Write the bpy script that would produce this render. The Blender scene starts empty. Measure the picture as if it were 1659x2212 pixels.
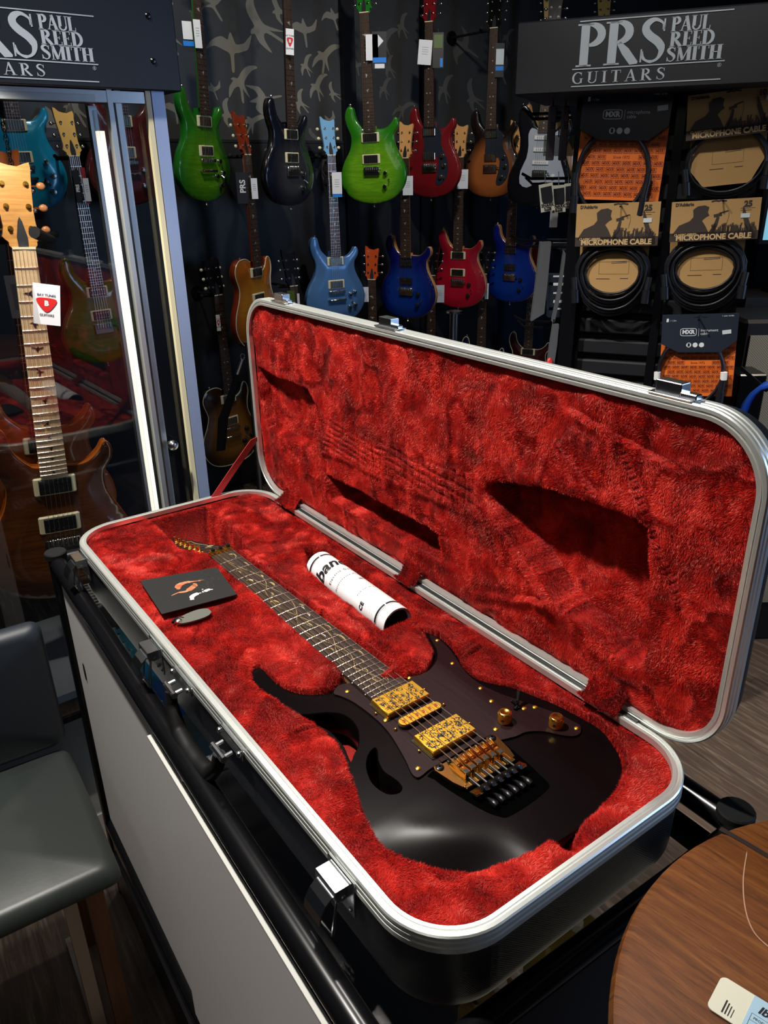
import bpy, bmesh, math, random
import numpy as np
from mathutils import Vector, Matrix, geometry
random.seed(7); RNG = np.random.default_rng(11)
PI = math.pi
SC = bpy.context.scene
COL = SC.collection
# ---------------------------------------------------------------- camera
W_PX, H_PX, F_PX = 1659.0, 2212.0, 1667.8
CAM_H = 1.55
PITCH, ROLL = 0.4154, -0.0163
_f = Vector((0, math.cos(PITCH), -math.sin(PITCH)))
_r0 = Vector((1, 0, 0)); _u0 = _r0.cross(_f)
_r = math.cos(ROLL)*_r0 + math.sin(ROLL)*_u0
_u = -math.sin(ROLL)*_r0 + math.cos(ROLL)*_u0
cam_d = bpy.data.cameras.new('camera'); cam = bpy.data.objects.new('camera', cam_d); COL.objects.link(cam)
cam_d.sensor_fit = 'VERTICAL'; cam_d.sensor_height = 24.0; cam_d.lens = 24.0*F_PX/H_PX
cam_d.clip_start = 0.02; cam_d.clip_end = 60
M = Matrix((( _r.x, _u.x, -_f.x, 0), (_r.y, _u.y, -_f.y, 0), (_r.z, _u.z, -_f.z, CAM_H), (0, 0, 0, 1)))
cam.matrix_world = M
SC.camera = cam
# ---------------------------------------------------------------- world, lights, exposure
SC.view_settings.view_transform = 'Standard'; SC.view_settings.look = 'None'
SC.view_settings.gamma = 1.0; SC.view_settings.use_curve_mapping = False
SC.view_settings.exposure = 0.0
wd = bpy.data.worlds.new('world'); SC.world = wd; wd.use_nodes = True
wd.node_tree.nodes['Background'].inputs[0].default_value = (0.55, 0.65, 0.85, 1)
wd.node_tree.nodes['Background'].inputs[1].default_value = 0.0
def lamp(name, kind, loc, target, power, color, size=0.1, angle=60, blend=0.6, sy=None):
    d = bpy.data.lights.new(name, kind); d.energy = power; d.color = color
    if kind == 'SPOT':
        d.spot_size = math.radians(angle); d.spot_blend = blend; d.shadow_soft_size = size
    elif kind == 'AREA':
        d.shape = 'RECTANGLE'; d.size = size; d.size_y = sy or size
    o = bpy.data.objects.new(name, d); COL.objects.link(o); o.location = loc
    o.rotation_euler = (Vector(target)-Vector(loc)).to_track_quat('-Z', 'Y').to_euler()
    return o
WARM = (1.0, 0.87, 0.72); NEUT = (1.0, 0.95, 0.88); COOL = (0.42, 0.62, 1.0)
lamp('ceiling_spot', 'SPOT', (-0.80, 0.95, 2.85), (-0.05, 1.2, 1.0), 270, NEUT, 0.04, 66, 0.7)
lamp('ceiling_spot', 'SPOT', (-0.02, 1.78, 2.8), (-0.02, 0.95, 0.95), 60, NEUT, 0.05, 60, 0.8)
lamp('ceiling_spot', 'SPOT', (-0.6, 2.7, 2.85), (-0.85, 3.7, 1.85), 48, NEUT, 0.05, 75, 0.9)
lamp('ceiling_spot', 'SPOT', (0.35, 2.9, 2.85), (0.25, 4.2, 1.6), 70, NEUT, 0.05, 80, 0.9)
lamp('ceiling_spot', 'SPOT', (0.1, 0.9, 2.6), (0.75, 1.9, 1.6), 42, NEUT, 0.05, 60, 0.9)
lamp('ceiling_spot', 'SPOT', (1.7, 1.6, 2.8), (1.3, 2.0, 0.0), 120, WARM, 0.05, 70, 0.9)
lamp('cabinet_spot', 'SPOT', (-0.62, 1.44, 1.70), (-0.78, 1.66, 1.2), 9, NEUT, 0.012, 120, 0.8)
lamp('window_daylight', 'AREA', (3.5, 0.5, 1.6), (0.4, 1.2, 0.9), 36, COOL, 1.3, sy=1.5)
lamp('front_fill_light', 'AREA', (-0.9, -1.9, 2.7), (-0.2, 1.0, 0.6), 5, NEUT, 1.4, sy=1.0)  # unseen fill lamp added behind the camera for general brightness
# ---------------------------------------------------------------- survey helpers (photo pixel -> place in the shop)
def ray(px, py): return _f + _r*((px-W_PX/2)/F_PX) + _u*((H_PX/2-py)/F_PX)
def at(px, py, Y):
    d = ray(px, py); t = Y/d.y; return Vector((0, 0, CAM_H)) + d*t
def atz(px, py, z):
    d = ray(px, py); t = (z-CAM_H)/d.z; return Vector((0, 0, CAM_H)) + d*t
def onplane(px, py, p0, n):
    d = ray(px, py); c = Vector((0, 0, CAM_H)); t = (Vector(p0)-c).dot(n)/d.dot(n); return c+d*t
# ---------------------------------------------------------------- materials
MATS = {}
def rgb(h):
    if isinstance(h, str):
        c = [int(h[i:i+2], 16)/255 for i in (0, 2, 4)]
        return tuple([(x/12.92 if x <= .04045 else ((x+.055)/1.055)**2.4) for x in c]) + (1,)
    return tuple(h) + (1,) if len(h) == 3 else tuple(h)
def mat(name, color, rough=.5, metal=0., coat=0., spec=.5, emit=None, es=0., alpha=1., trans=0., sheen=0., aniso=0., ior=None):
    if name in MATS: return MATS[name]
    m = bpy.data.materials.new(name); m.use_nodes = True; b = m.node_tree.nodes['Principled BSDF']
    b.inputs['Base Color'].default_value = rgb(color); b.inputs['Roughness'].default_value = rough
    b.inputs['Metallic'].default_value = metal; b.inputs['Coat Weight'].default_value = coat
    b.inputs['Coat Roughness'].default_value = .05
    b.inputs['Specular IOR Level'].default_value = spec; b.inputs['Alpha'].default_value = alpha
    b.inputs['Transmission Weight'].default_value = trans
    b.inputs['Sheen Weight'].default_value = sheen
    if ior: b.inputs['IOR'].default_value = ior
    if emit: b.inputs['Emission Color'].default_value = rgb(emit); b.inputs['Emission Strength'].default_value = es
    MATS[name] = m; return m
class NT:
    def __init__(s, m): s.t = m.node_tree; s.b = s.t.nodes['Principled BSDF']
    def n(s, k, **kw):
        x = s.t.nodes.new(k)
        for a, v in kw.items():
            if a.startswith('i_'):
                key = a[2:].replace('_', ' ')
                x.inputs[int(key) if key.isdigit() else key].default_value = v
            else: setattr(x, a, v)
        return x
    def l(s, a, b): s.t.links.new(a, b)
    def coord(s, scale=(1, 1, 1), rot=(0, 0, 0), kind='Object'):
        c = s.n('ShaderNodeTexCoord'); m = s.n('ShaderNodeMapping'); m.inputs['Scale'].default_value = scale; m.inputs['Rotation'].default_value = rot
        s.l(c.outputs[kind], m.inputs['Vector']); return m.outputs['Vector']
    def noise(s, vec, scale, detail=3, rough=.55, dist=0.):
        x = s.n('ShaderNodeTexNoise'); x.inputs['Scale'].default_value = scale; x.inputs['Detail'].default_value = detail
        x.inputs['Roughness'].default_value = rough; x.inputs['Distortion'].default_value = dist; s.l(vec, x.inputs['Vector']); return x.outputs[0]
    def ramp(s, fac, stops):
        r = s.n('ShaderNodeValToRGB'); e = r.color_ramp.elements
        while len(e) < len(stops): e.new(.5)
        for i, (p, c) in enumerate(stops): e[i].position = p; e[i].color = rgb(c)
        s.l(fac, r.inputs[0]); return r.outputs[0]
    def bump(s, h, strength=.3, dist=.001):
        b = s.n('ShaderNodeBump'); b.inputs['Strength'].default_value = strength; b.inputs['Distance'].default_value = dist
        s.l(h, b.inputs['Height']); s.l(b.outputs[0], s.b.inputs['Normal'])
    def mix(s, fac, a, b, mode='MIX'):
        m = s.n('ShaderNodeMix'); m.data_type = 'RGBA'; m.blend_type = mode
        for inp, v in ((m.inputs[0], fac), (m.inputs[6], a), (m.inputs[7], b)):
            if hasattr(v, 'links') or isinstance(v, bpy.types.NodeSocket): s.l(v, inp)
            else: inp.default_value = v if isinstance(v, (int, float)) else rgb(v)
        return m.outputs[2]
# ---------------------------------------------------------------- mesh builder
class MB:
    def __init__(s): s.v = []; s.f = []; s.mi = []; s.cur = 0
    def add(s, vs, fs):
        o = len(s.v); s.v += [tuple(p) for p in vs]; s.f += [tuple(i+o for i in f) for f in fs]; s.mi += [s.cur]*len(fs); return s
    def box(s, c, d, R=None, bev=0.):
        x, y, z = [k/2 for k in d]
        if bev > 0:
            b = min(bev, x*.95, y*.95, z*.95); vs = []; 
            for sx in (-1, 1):
                for sy in (-1, 1):
                    for sz in (-1, 1):
                        vs += [(sx*x, sy*(y-b), sz*(z-b)), (sx*(x-b), sy*y, sz*(z-b)), (sx*(x-b), sy*(y-b), sz*z)]
            bm = bmesh.new(); [bm.verts.new(v) for v in vs]; bmesh.ops.convex_hull(bm, input=bm.verts)
            bm.verts.index_update(); fs = [[v.index for v in f.verts] for f in bm.faces]; vs = [v.co.copy() for v in bm.verts]; bm.free()
        else:
            vs = [(i*x, j*y, k*z) for i in (-1, 1) for j in (-1, 1) for k in (-1, 1)]
            fs = [(0, 1, 3, 2), (4, 6, 7, 5), (0, 4, 5, 1), (2, 3, 7, 6), (0, 2, 6, 4), (1, 5, 7, 3)]
        vs = [Vector(v) for v in vs]
        if R is not None: vs = [R @ v for v in vs]
        return s.add([v+Vector(c) for v in vs], fs)
    def cyl(s, p0, p1, r0, r1=None, n=16, caps=True):
        r1 = r0 if r1 is None else r1; p0 = Vector(p0); p1 = Vector(p1); d = (p1-p0).normalized()
        a = d.orthogonal().normalized(); b = d.cross(a); vs = []
        for p, r in ((p0, r0), (p1, r1)):
            for i in range(n): t = 2*PI*i/n; vs.append(p+a*math.cos(t)*r+b*math.sin(t)*r)
        fs = [(i, (i+1) % n, n+(i+1) % n, n+i) for i in range(n)]
        if caps: fs += [tuple(range(n-1, -1, -1)), tuple(range(n, 2*n))]
        return s.add(vs, fs)
    def lathe(s, prof, c=(0, 0, 0), ax=(0, 0, 1), n=20):
        c = Vector(c); d = Vector(ax).normalized(); a = d.orthogonal().normalized(); b = d.cross(a); vs = []
        for r, h in prof:
            for i in range(n): t = 2*PI*i/n; vs.append(c+d*h+(a*math.cos(t)+b*math.sin(t))*max(r, 1e-5))
        fs = []
        for k in range(len(prof)-1):
            fs += [(k*n+i, k*n+(i+1) % n, (k+1)*n+(i+1) % n, (k+1)*n+i) for i in range(n)]
        return s.add(vs, fs)
    def ball(s, c, r, n=12, sc=(1, 1, 1)):
        vs = []; fs = []; m = n//2
        for j in range(m+1):
            p = PI*j/m
            for i in range(n):
                t = 2*PI*i/n; vs.append((c[0]+r*sc[0]*math.sin(p)*math.cos(t), c[1]+r*sc[1]*math.sin(p)*math.sin(t), c[2]+r*sc[2]*math.cos(p)))
        for j in range(m): fs += [(j*n+i, (j+1)*n+i, (j+1)*n+(i+1) % n, j*n+(i+1) % n) for i in range(n)]
        return s.add(vs, fs)
    def tube(s, pts, r, n=8, closed=False, flat=1.):
        pts = [Vector(p) for p in pts]; N = len(pts); vs = []; up = None
        for i, p in enumerate(pts):
            a = pts[(i-1) % N] if (closed or i > 0) else p; b = pts[(i+1) % N] if (closed or i < N-1) else p
            d = (b-a).normalized() if (b-a).length > 1e-9 else Vector((0, 0, 1))
            if up is None: up = d.orthogonal().normalized()
            up = (up-d*up.dot(d)); up = up.normalized() if up.length > 1e-6 else d.orthogonal().normalized(); q = d.cross(up)
            rr = r[i] if hasattr(r, '__len__') else r
            for k in range(n): t = 2*PI*k/n; vs.append(p+up*math.cos(t)*rr+q*math.sin(t)*rr*flat)
        fs = []; m = N if closed else N-1
        for i in range(m):
            j = (i+1) % N; fs += [(i*n+k, i*n+(k+1) % n, j*n+(k+1) % n, j*n+k) for k in range(n)]
        if not closed: fs += [tuple(range(n-1, -1, -1)), tuple(range((N-1)*n, N*n))]
        return s.add(vs, fs)
    def prism(s, outline, z0, z1, T=None):
        """extrude a 2D outline (any shape, counter-clockwise) between z0 and z1; T maps (x,y,z)->point"""
        T = T or (lambda x, y, z: (x, y, z)); n = len(outline)
        tri = geometry.tessellate_polygon([[Vector((p[0], p[1], 0)) for p in outline]])
        vs = [T(p[0], p[1], z0) for p in outline]+[T(p[0], p[1], z1) for p in outline]
        fs = [tuple(reversed(t)) for t in tri]+[tuple(i+n for i in t) for t in tri]
        fs += [(i, (i+1) % n, n+(i+1) % n, n+i) for i in range(n)]
        return s.add(vs, fs)
    def quad(s, a, b, c, d): return s.add([a, b, c, d], [(0, 1, 2, 3)])
    def ribbon(s, pts, w, T, z=0., th=0.):
        """flat stroke of varying width in 2D, mapped by T"""
        n = len(pts); L = []; Rr = []
        for i, p in enumerate(pts):
            a = pts[max(i-1, 0)]; b = pts[min(i+1, n-1)]; dx, dy = b[0]-a[0], b[1]-a[1]; l = math.hypot(dx, dy) or 1
            ww = (w[i] if hasattr(w, '__len__') else w)/2; L.append((p[0]-dy/l*ww, p[1]+dx/l*ww)); Rr.append((p[0]+dy/l*ww, p[1]-dx/l*ww))
        vs = [T(x, y, z) for x, y in L]+[T(x, y, z) for x, y in Rr]
        return s.add(vs, [(i, n+i, n+i+1, i+1) for i in range(n-1)])
    def xf(s, Mx): s.v = [tuple(Mx @ Vector(p)) for p in s.v]; return s
    def mesh(s, name, mats, smooth=35, fix=True):
        me = bpy.data.meshes.new(name); me.from_pydata(s.v, [], s.f); me.update()
        for m in (mats if isinstance(mats, (list, tuple)) else [mats]): me.materials.append(m)
        if any(s.mi): me.polygons.foreach_set('material_index', s.mi)
        if fix:
            bm = bmesh.new(); bm.from_mesh(me); bmesh.ops.recalc_face_normals(bm, faces=bm.faces); bm.to_mesh(me); bm.free()
        if smooth:
            me.polygons.foreach_set('use_smooth', [True]*len(me.polygons)); me.set_sharp_from_angle(angle=math.radians(smooth))
        return me
    def build(s, name, mats, parent=None, smooth=35, fix=True):
        return link(name, s.mesh(name, mats, smooth, fix), parent)
def link(name, me, parent=None, mx=None):
    o = bpy.data.objects.new(name, me); COL.objects.link(o)
    if parent is not None: o.parent = parent
    if mx is not None: o.matrix_local = mx
    return o
def tag(o, label=None, cat=None, group=None, kind=None):
    for k, v in (('label', label), ('category', cat), ('group', group), ('kind', kind)):
        if v: o[k] = v
    return o
def thing(name, label, cat, mx=None, group=None):
    o = bpy.data.objects.new(name, None); COL.objects.link(o); o.empty_display_size = .05
    if mx is not None: o.matrix_world = mx if isinstance(mx, Matrix) else Matrix.Translation(mx)
    return tag(o, label, cat, group)
def copy_tree(o, parent=None):
    c = o.copy(); COL.objects.link(c)
    if parent is not None: c.parent = parent
    for ch in list(o.children): copy_tree(ch, c)
    return c
def frame(o, x, y, z):
    return Matrix(((x.x, y.x, z.x, o.x), (x.y, y.y, z.y, o.y), (x.z, y.z, z.z, o.z), (0, 0, 0, 1)))
def spline(pts, n=6, closed=True):
    P = [Vector((p[0], p[1])) for p in pts]; N = len(P); out = []
    for i in range(N if closed else N-1):
        if closed: p0, p1, p2, p3 = P[i-1], P[i], P[(i+1) % N], P[(i+2) % N]
        else: p0, p1, p2, p3 = P[max(i-1, 0)], P[i], P[i+1], P[min(i+2, N-1)]
        for k in range(n):
            t = k/n; out.append(tuple(.5*((2*p1)+(p2-p0)*t+(2*p0-5*p1+4*p2-p3)*t*t+(3*p1-p0-3*p2+p3)*t**3)))
    if not closed: out.append(tuple(P[-1]))
    return out
def area2(P): return sum(P[i][0]*P[(i+1) % len(P)][1]-P[(i+1) % len(P)][0]*P[i][1] for i in range(len(P)))
def ccw(P): return P if area2(P) > 0 else P[::-1]
def rrect(L, Wd, R, n=10, x0=0., y0=0.):
    pts = []
    for cx, cy, a0 in ((L-R, Wd-R, 0), (R, Wd-R, 90), (R, R, 180), (L-R, R, 270)):
        for i in range(n+1): a = math.radians(a0+90*i/n); pts.append((x0+cx+R*math.cos(a), y0+cy+R*math.sin(a)))
    return pts
def text_mesh(body, size, T, bold=0., shear=0., align='CENTER', spacing=1.):
    """letters from the built-in font as flat geometry mapped by T(x,y)"""
    cu = bpy.data.curves.new('t', 'FONT'); cu.body = body; cu.size = size; cu.offset = bold; cu.shear = shear
    cu.align_x = align; cu.align_y = 'CENTER'; cu.space_character = spacing; cu.resolution_u = 3
    o = bpy.data.objects.new('t', cu); COL.objects.link(o); dg = bpy.context.evaluated_depsgraph_get(); dg.update()
    me = bpy.data.meshes.new_from_object(o.evaluated_get(dg)); vs = [T(v.co.x, v.co.y) for v in me.vertices]; fs = [tuple(p.vertices) for p in me.polygons]
    bpy.data.objects.remove(o); bpy.data.curves.remove(cu); bpy.data.meshes.remove(me)
    return vs, fs
def inpoly(X, Y, P):
    X = np.asarray(X); ins = np.zeros(X.shape, bool); n = len(P)
    for i in range(n):
        x1, y1 = P[i]; x2, y2 = P[(i+1) % n]
        c = ((y1 > Y) != (y2 > Y)) & (X < (x2-x1)*(Y-y1)/((y2-y1) if y2 != y1 else 1e-12)+x1); ins ^= c
    return ins
def pdist(X, Y, P):
    D = np.full(np.shape(X), 1e9); n = len(P)
    for i in range(n):
        x1, y1 = P[i]; x2, y2 = P[(i+1) % n]; dx, dy = x2-x1, y2-y1; l = dx*dx+dy*dy+1e-12
        t = np.clip(((X-x1)*dx+(Y-y1)*dy)/l, 0, 1); D = np.minimum(D, np.hypot(X-x1-t*dx, Y-y1-t*dy))
    return D
def sdist(X, Y, P): d = pdist(X, Y, P); return np.where(inpoly(X, Y, P), -d, d)
def vnoise(x, y, seed):
    r = np.random.default_rng(seed).random((64, 64)); xi = np.floor(x).astype(int); yi = np.floor(y).astype(int)
    fx = x-xi; fy = y-yi; fx = fx*fx*(3-2*fx); fy = fy*fy*(3-2*fy)
    g = lambda a, b: r[a % 64, b % 64]
    return (g(xi, yi)*(1-fx)*(1-fy)+g(xi+1, yi)*fx*(1-fy)+g(xi, yi+1)*(1-fx)*fy+g(xi+1, yi+1)*fx*fy)*2-1
def fbm(x, y, seed, o=3): return sum(vnoise(x*2**k, y*2**k, seed+k)*.5**k for k in range(o))
def sstep(e0, e1, x): t = np.clip((x-e0)/(e1-e0), 0, 1); return t*t*(3-2*t)
def lump_mesh(name, outline, holes, zf, mats, step=.008, side=None, zb=0., smooth=40, T=None, edge_col=None):
    """solid plate: outline with holes, top height zf(x,y,dist to edge), walls down to zb"""
    outs = [ccw(outline)]+[ccw(h)[::-1] for h in holes]
    pts = [p for o in outs for p in o]; edges = []; k = 0
    for o in outs: edges += [(k+i, k+(i+1) % len(o)) for i in range(len(o))]; k += len(o)
    xs = [p[0] for p in outline]; ys = [p[1] for p in outline]
    gx, gy = np.meshgrid(np.arange(min(xs), max(xs), step), np.arange(min(ys), max(ys), step))
    gx = gx.ravel()+0; gy = gy.ravel()
    d = pdist(gx, gy, outline); ins = inpoly(gx, gy, outline)
    for h in holes: d = np.minimum(d, pdist(gx, gy, h)); ins &= ~inpoly(gx, gy, h)
    keep = ins & (d > step*.45); extra = []
    base = list(pts)+[(float(a), float(b)) for a, b in zip(gx[keep], gy[keep])]
    # rings just inside the edge give a clean rounded border
    for o in outs:
        n = len(o)
        for off in (.0015, .004):
            for i in range(0, n):
                a, b = o[i-1], o[(i+1) % n]; dx, dy = b[0]-a[0], b[1]-a[1]; l = math.hypot(dx, dy) or 1
                extra.append((o[i][0]-dy/l*off, o[i][1]+dx/l*off))
    ex = np.array(extra); de = pdist(ex[:, 0], ex[:, 1], outline); ie = inpoly(ex[:, 0], ex[:, 1], outline)
    for h in holes: de = np.minimum(de, pdist(ex[:, 0], ex[:, 1], h)); ie &= ~inpoly(ex[:, 0], ex[:, 1], h)
    base += [tuple(p) for p, a, b in zip(extra, ie, de) if a and b > .0012]
    r = geometry.delaunay_2d_cdt([Vector(p) for p in base], edges, [], 0, 1e-6)
    V = np.array([(v.x, v.y) for v in r[0]]); F = r[2]
    dd = pdist(V[:, 0], V[:, 1], outline)
    for h in holes: dd = np.minimum(dd, pdist(V[:, 0], V[:, 1], h))
    cen = np.array([V[list(f)].mean(0) for f in F]); ok = inpoly(cen[:, 0], cen[:, 1], outline)
    for h in holes: ok &= ~inpoly(cen[:, 0], cen[:, 1], h)
    z = zf(V[:, 0], V[:, 1], dd); T = T or (lambda x, y, zz: (x, y, zz))
    mb = MB(); mb.add([T(V[i, 0], V[i, 1], z[i]) for i in range(len(V))], [tuple(f) for f, k2 in zip(F, ok) if k2])
    mb.cur = 1 if side else 0
    for o in outs:
        n = len(o); zt = zf(np.array([p[0] for p in o]), np.array([p[1] for p in o]), np.zeros(n))
        zz = zt if hasattr(zt, '__len__') else [zt]*n
        a = [T(p[0], p[1], zz[i]) for i, p in enumerate(o)]; b = [T(p[0], p[1], zb+.004) for p in o]; a2 = []
        off = .004; c = []
        for i in range(n):
            p, q = o[i-1], o[(i+1) % n]; dx, dy = q[0]-p[0], q[1]-p[1]; l = math.hypot(dx, dy) or 1
            c.append(T(o[i][0]-dy/l*off, o[i][1]+dx/l*off, zb)); a2.append(T(o[i][0]+dy/l*.0012, o[i][1]-dx/l*.0012, zz[i]-.0018))
        mb.add(a+a2+b+c, [(k*n+i, (k+1)*n+i, (k+1)*n+(i+1) % n, k*n+(i+1) % n) for k in range(3) for i in range(n)])
    # back
    tri = [tuple(f) for f, k2 in zip(F, ok) if k2]
    mb.add([T(V[i, 0], V[i, 1], zb) for i in range(len(V))], [t[::-1] for t in tri])
    me = mb.mesh(name, mats, smooth, fix=False)
    return me
# ================================================================ shared materials
m_black = mat('black_paint', (.004, .004, .005), .25, spec=.35)
m_blackmatte = mat('black_matte', (.006, .006, .007), .6, spec=.3)
m_rubber = mat('black_rubber', (.006, .006, .006), .7, spec=.25)
m_chrome = mat('chrome', (.88, .90, .93), .2, 1.)
m_gold = mat('gold', (1.0, .60, .12), .2, 1.)
m_golds = mat('satin_gold', (1.0, .60, .07), .32, 1.)
m_alu = mat('aluminium', (.80, .83, .79), .34, .75)
m_white = mat('white_plastic', (.8, .8, .78), .4)
m_cream = mat('cream_plastic', (.80, .72, .45), .35)
m_paper = mat('white_paper', (.82, .83, .84), .6)
m_ink = mat('black_ink', (.01, .01, .012), .5)
m_wood_n = mat('natural_wood', (.72, .36, .12), .35, coat=.4)
m_string = mat('steel_string', (.85, .80, .68), .3, 1.)
m_glass = mat('clear_glass', (1, 1, 1), .0, trans=1., ior=1.45)
def thin_glass(name):
    m = bpy.data.materials.new(name); m.use_nodes = True; t = m.node_tree; t.nodes.clear()
    o = t.nodes.new('ShaderNodeOutputMaterial'); mx = t.nodes.new('ShaderNodeMixShader'); tr = t.nodes.new('ShaderNodeBsdfTransparent')
    gl = t.nodes.new('ShaderNodeBsdfGlossy'); gl.inputs['Roughness'].default_value = .01; lw = t.nodes.new('ShaderNodeLayerWeight'); lw.inputs[0].default_value = .5
    p = t.nodes.new('ShaderNodeMath'); p.operation = 'POWER'; p.inputs[1].default_value = 4.; q = t.nodes.new('ShaderNodeMath'); q.operation = 'MULTIPLY_ADD'; q.inputs[1].default_value = .9; q.inputs[2].default_value = .05
    t.links.new(lw.outputs['Facing'], p.inputs[0]); t.links.new(p.outputs[0], q.inputs[0]); t.links.new(q.outputs[0], mx.inputs[0])
    t.links.new(tr.outputs[0], mx.inputs[1]); t.links.new(gl.outputs[0], mx.inputs[2]); t.links.new(mx.outputs[0], o.inputs[0])
    return m
m_pane = thin_glass('glass_pane')
def grain(name, c0, c1, scale=(1, 12, 1), ns=14, rough=.4, coat=0., bump=0., dist=.4, kind='Object', rot=(0, 0, 0)):
    m = mat(name, c0, rough, coat=coat); t = NT(m); v = t.coord(scale, rot, kind); n = t.noise(v, ns, 5, .6, dist)
    t.l(t.ramp(n, [(.3, c0), (.7, c1)]), t.b.inputs['Base Color'])
    if bump: t.bump(n, bump)
    return m
# ================================================================ glass topped counter (the case lies on it)
CASE_O = Vector((-.5547, 1.2625, CAM_H-.5871)); CASE_TH = -.9521
CM = Matrix.Translation(CASE_O) @ Matrix.Rotation(CASE_TH, 4, 'Z')
a15 = math.radians(-1.5); A0 = Vector((1.046, .410, 0)); CL, CW = 1.1235, .466; ENDX = .008
cu_ = Vector((math.cos(a15), math.sin(a15), 0)); cv_ = Vector((-math.sin(a15), math.cos(a15), 0))
c_org = A0-cu_*CL-cv_*CW
KM = CM @ Matrix.Translation(c_org) @ Matrix.Rotation(a15, 4, 'Z')
FLZ = -CASE_O.z  # floor in counter frame
counter = thing('display_counter', 'black-framed glass-topped display counter holding the open red-lined case', 'counter', KM @ Matrix.Translation((0, 0, FLZ)))
KO = Matrix.Translation((0, 0, -FLZ))
def kp(name, mb, m, par=None, **k):
    mb.xf(KO) if par is None else None
    return mb.build(name, m, par or counter, **k)
zt = -.088
for x, y in ((0, 0), (CL, 0), (0, CW), (CL, CW)):
    mb = MB(); mb.cyl((x, y, FLZ+.001), (x, y, -.078), .0155, n=20); p = kp('post', mb, m_black)
    mb = MB(); mb.lathe([(0, -.066), (.019, -.066), (.0205, -.068), (.0205, -.078), (.016, -.079)], (x, y, 0)); mb.xf(KO); mb.build('end_cap', m_rubber, p)
for z in (zt, -.745):
    for a, b in (((0, 0), (CL, 0)), ((0, CW), (CL, CW)), ((0, 0), (0, CW)), ((CL, 0), (CL, CW))):
        mb = MB(); ex_ = ENDX if a[0] == CL and b[0] == CL else 0; mb.cyl((a[0]+ex_, a[1], z), (b[0]+ex_, b[1], z), .0155-ex_*.3, n=16); kp('frame_tube', mb, m_black)
mb = MB()
for c, d in (((CL/2, CW-.03, -.112), (CL-.03, .034, .008)), ((.03, CW/2, -.112), (.03, CW-.09, .008))): mb.box(c, d)
mb.cyl((CL-.075, CW-.03, -.108), (CL-.075, CW-.03, -.1065), .006)
kp('inner_ledge', mb, m_black)
mb = MB().box((CL/2, CW/2, -.1205), (CL-.04, CW-.04, .006)); kp('glass_top', mb, m_pane, smooth=0)
mb = MB().box((CL/2, CW/2, -.285), (CL-.05, CW-.05, .006)); kp('glass_shelf', mb, m_pane, smooth=0)
m_panel = mat('white_panel', (.68, .66, .65), .5)
m_panel_edge = mat('panel_edge', (.62, .62, .58), .5)
SEAM = .545
mb = MB().box(((.02+SEAM)/2+.04, -.001, -.42), (SEAM-.02+.08, .006, .60)); pn = kp('front_panel', mb, m_panel, smooth=0)
mb = MB().box(((SEAM+CL)/2-.01, -.010, -.425), (CL-SEAM-.02, .007, .59)); pn2 = kp('front_panel', mb, m_panel, smooth=0)
mb = MB().box(((SEAM+CL)/2-.01, -.010, -.1285), (CL-SEAM-.02, .0075, .003)); mb.xf(KO); mb.build('panel_edge', m_panel_edge, pn2, smooth=0)
mb = MB().prism([(.085+.006*math.cos(t*PI/8), -.29+.020*math.sin(t*PI/8)) for t in range(16)], -.0055, -.0045, lambda x, y, z: (x, z, y)); mb.xf(KO); mb.build('finger_slot', m_blackmatte, pn, smooth=0)
mb = MB().box((CL+.002, CW/2, -.43), (.006, CW-.03, .60)); kp('end_panel', mb, m_blackmatte, smooth=0)
mb = MB().box((CL/2, .0, -.79), (CL-.03, .018, .06)).box((CL/2, .01, -.88), (CL-.03, .05, .12)); kp('kick_board', mb, m_black)
mb = MB().box((.45, CW/2, -.735), (.86, CW-.05, .012)); kp('bottom_board', mb, m_blackmatte, smooth=0)
# ================================================================ guitar case
LC, WC, RC = 1.0195, .3615, .0648
PHI = 1.5657; HA, HB = .0129, -.0047
m_abs = mat('case_shell_vinyl', (.007, .008, .011), .40); t_ = NT(m_abs)
v_ = t_.coord((1, 1, 1)); w_ = t_.n('ShaderNodeTexWave'); w_.wave_type = 'BANDS'; w_.bands_direction = 'Z'; w_.inputs['Scale'].default_value = 210; w_.inputs['Distortion'].default_value = 0
w2_ = t_.n('ShaderNodeTexWave'); w2_.bands_direction = 'DIAGONAL'; w2_.inputs['Scale'].default_value = 210; t_.l(v_, w_.inputs['Vector']); t_.l(v_, w2_.inputs['Vector'])
mm_ = t_.n('ShaderNodeMath', operation='MULTIPLY'); t_.l(w_.outputs[1], mm_.inputs[0]); t_.l(w2_.outputs[1], mm_.inputs[1]); t_.bump(mm_.outputs[0], .4, .0004)
PILE_C0, PILE_C1 = (.34, .004, .003), (.62, .022, .012)
def plush_mat(name, k=1.):
    m = mat(name, PILE_C0, .62, sheen=.25, spec=.25); t = NT(m); v = t.coord()
    n1 = t.noise(v, 22, 4, .6, .6); n2 = t.noise(v, 420, 2, .7)
    c = t.ramp(n1, [(.3, tuple(q*k for q in PILE_C0)), (.72, tuple(q*k for q in PILE_C1))])  # two reds imitate the light and dark of brushed pile
    t.l(c, t.b.inputs['Base Color']); t.b.inputs['Sheen Tint'].default_value = (1, .35, .28, 1); t.b.inputs['Sheen Roughness'].default_value = .35
    t.bump(n2, .9, .0015); return m
m_plush = plush_mat('red_plush', .62)
m_pile = mat('red_plush_pile', (.55, .012, .008), .42, spec=.55, sheen=.1)
t_ = NT(m_pile); n_ = t_.noise(t_.coord(), 17, 4, .62, .8); t_.l(t_.ramp(n_, [(.36, (.26, .001, .001)), (.50, (.50, .006, .004)), (.66, (.78, .035, .022))]), t_.b.inputs['Base Color'])  # light and shade of the leaning pile put into the colour
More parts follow.
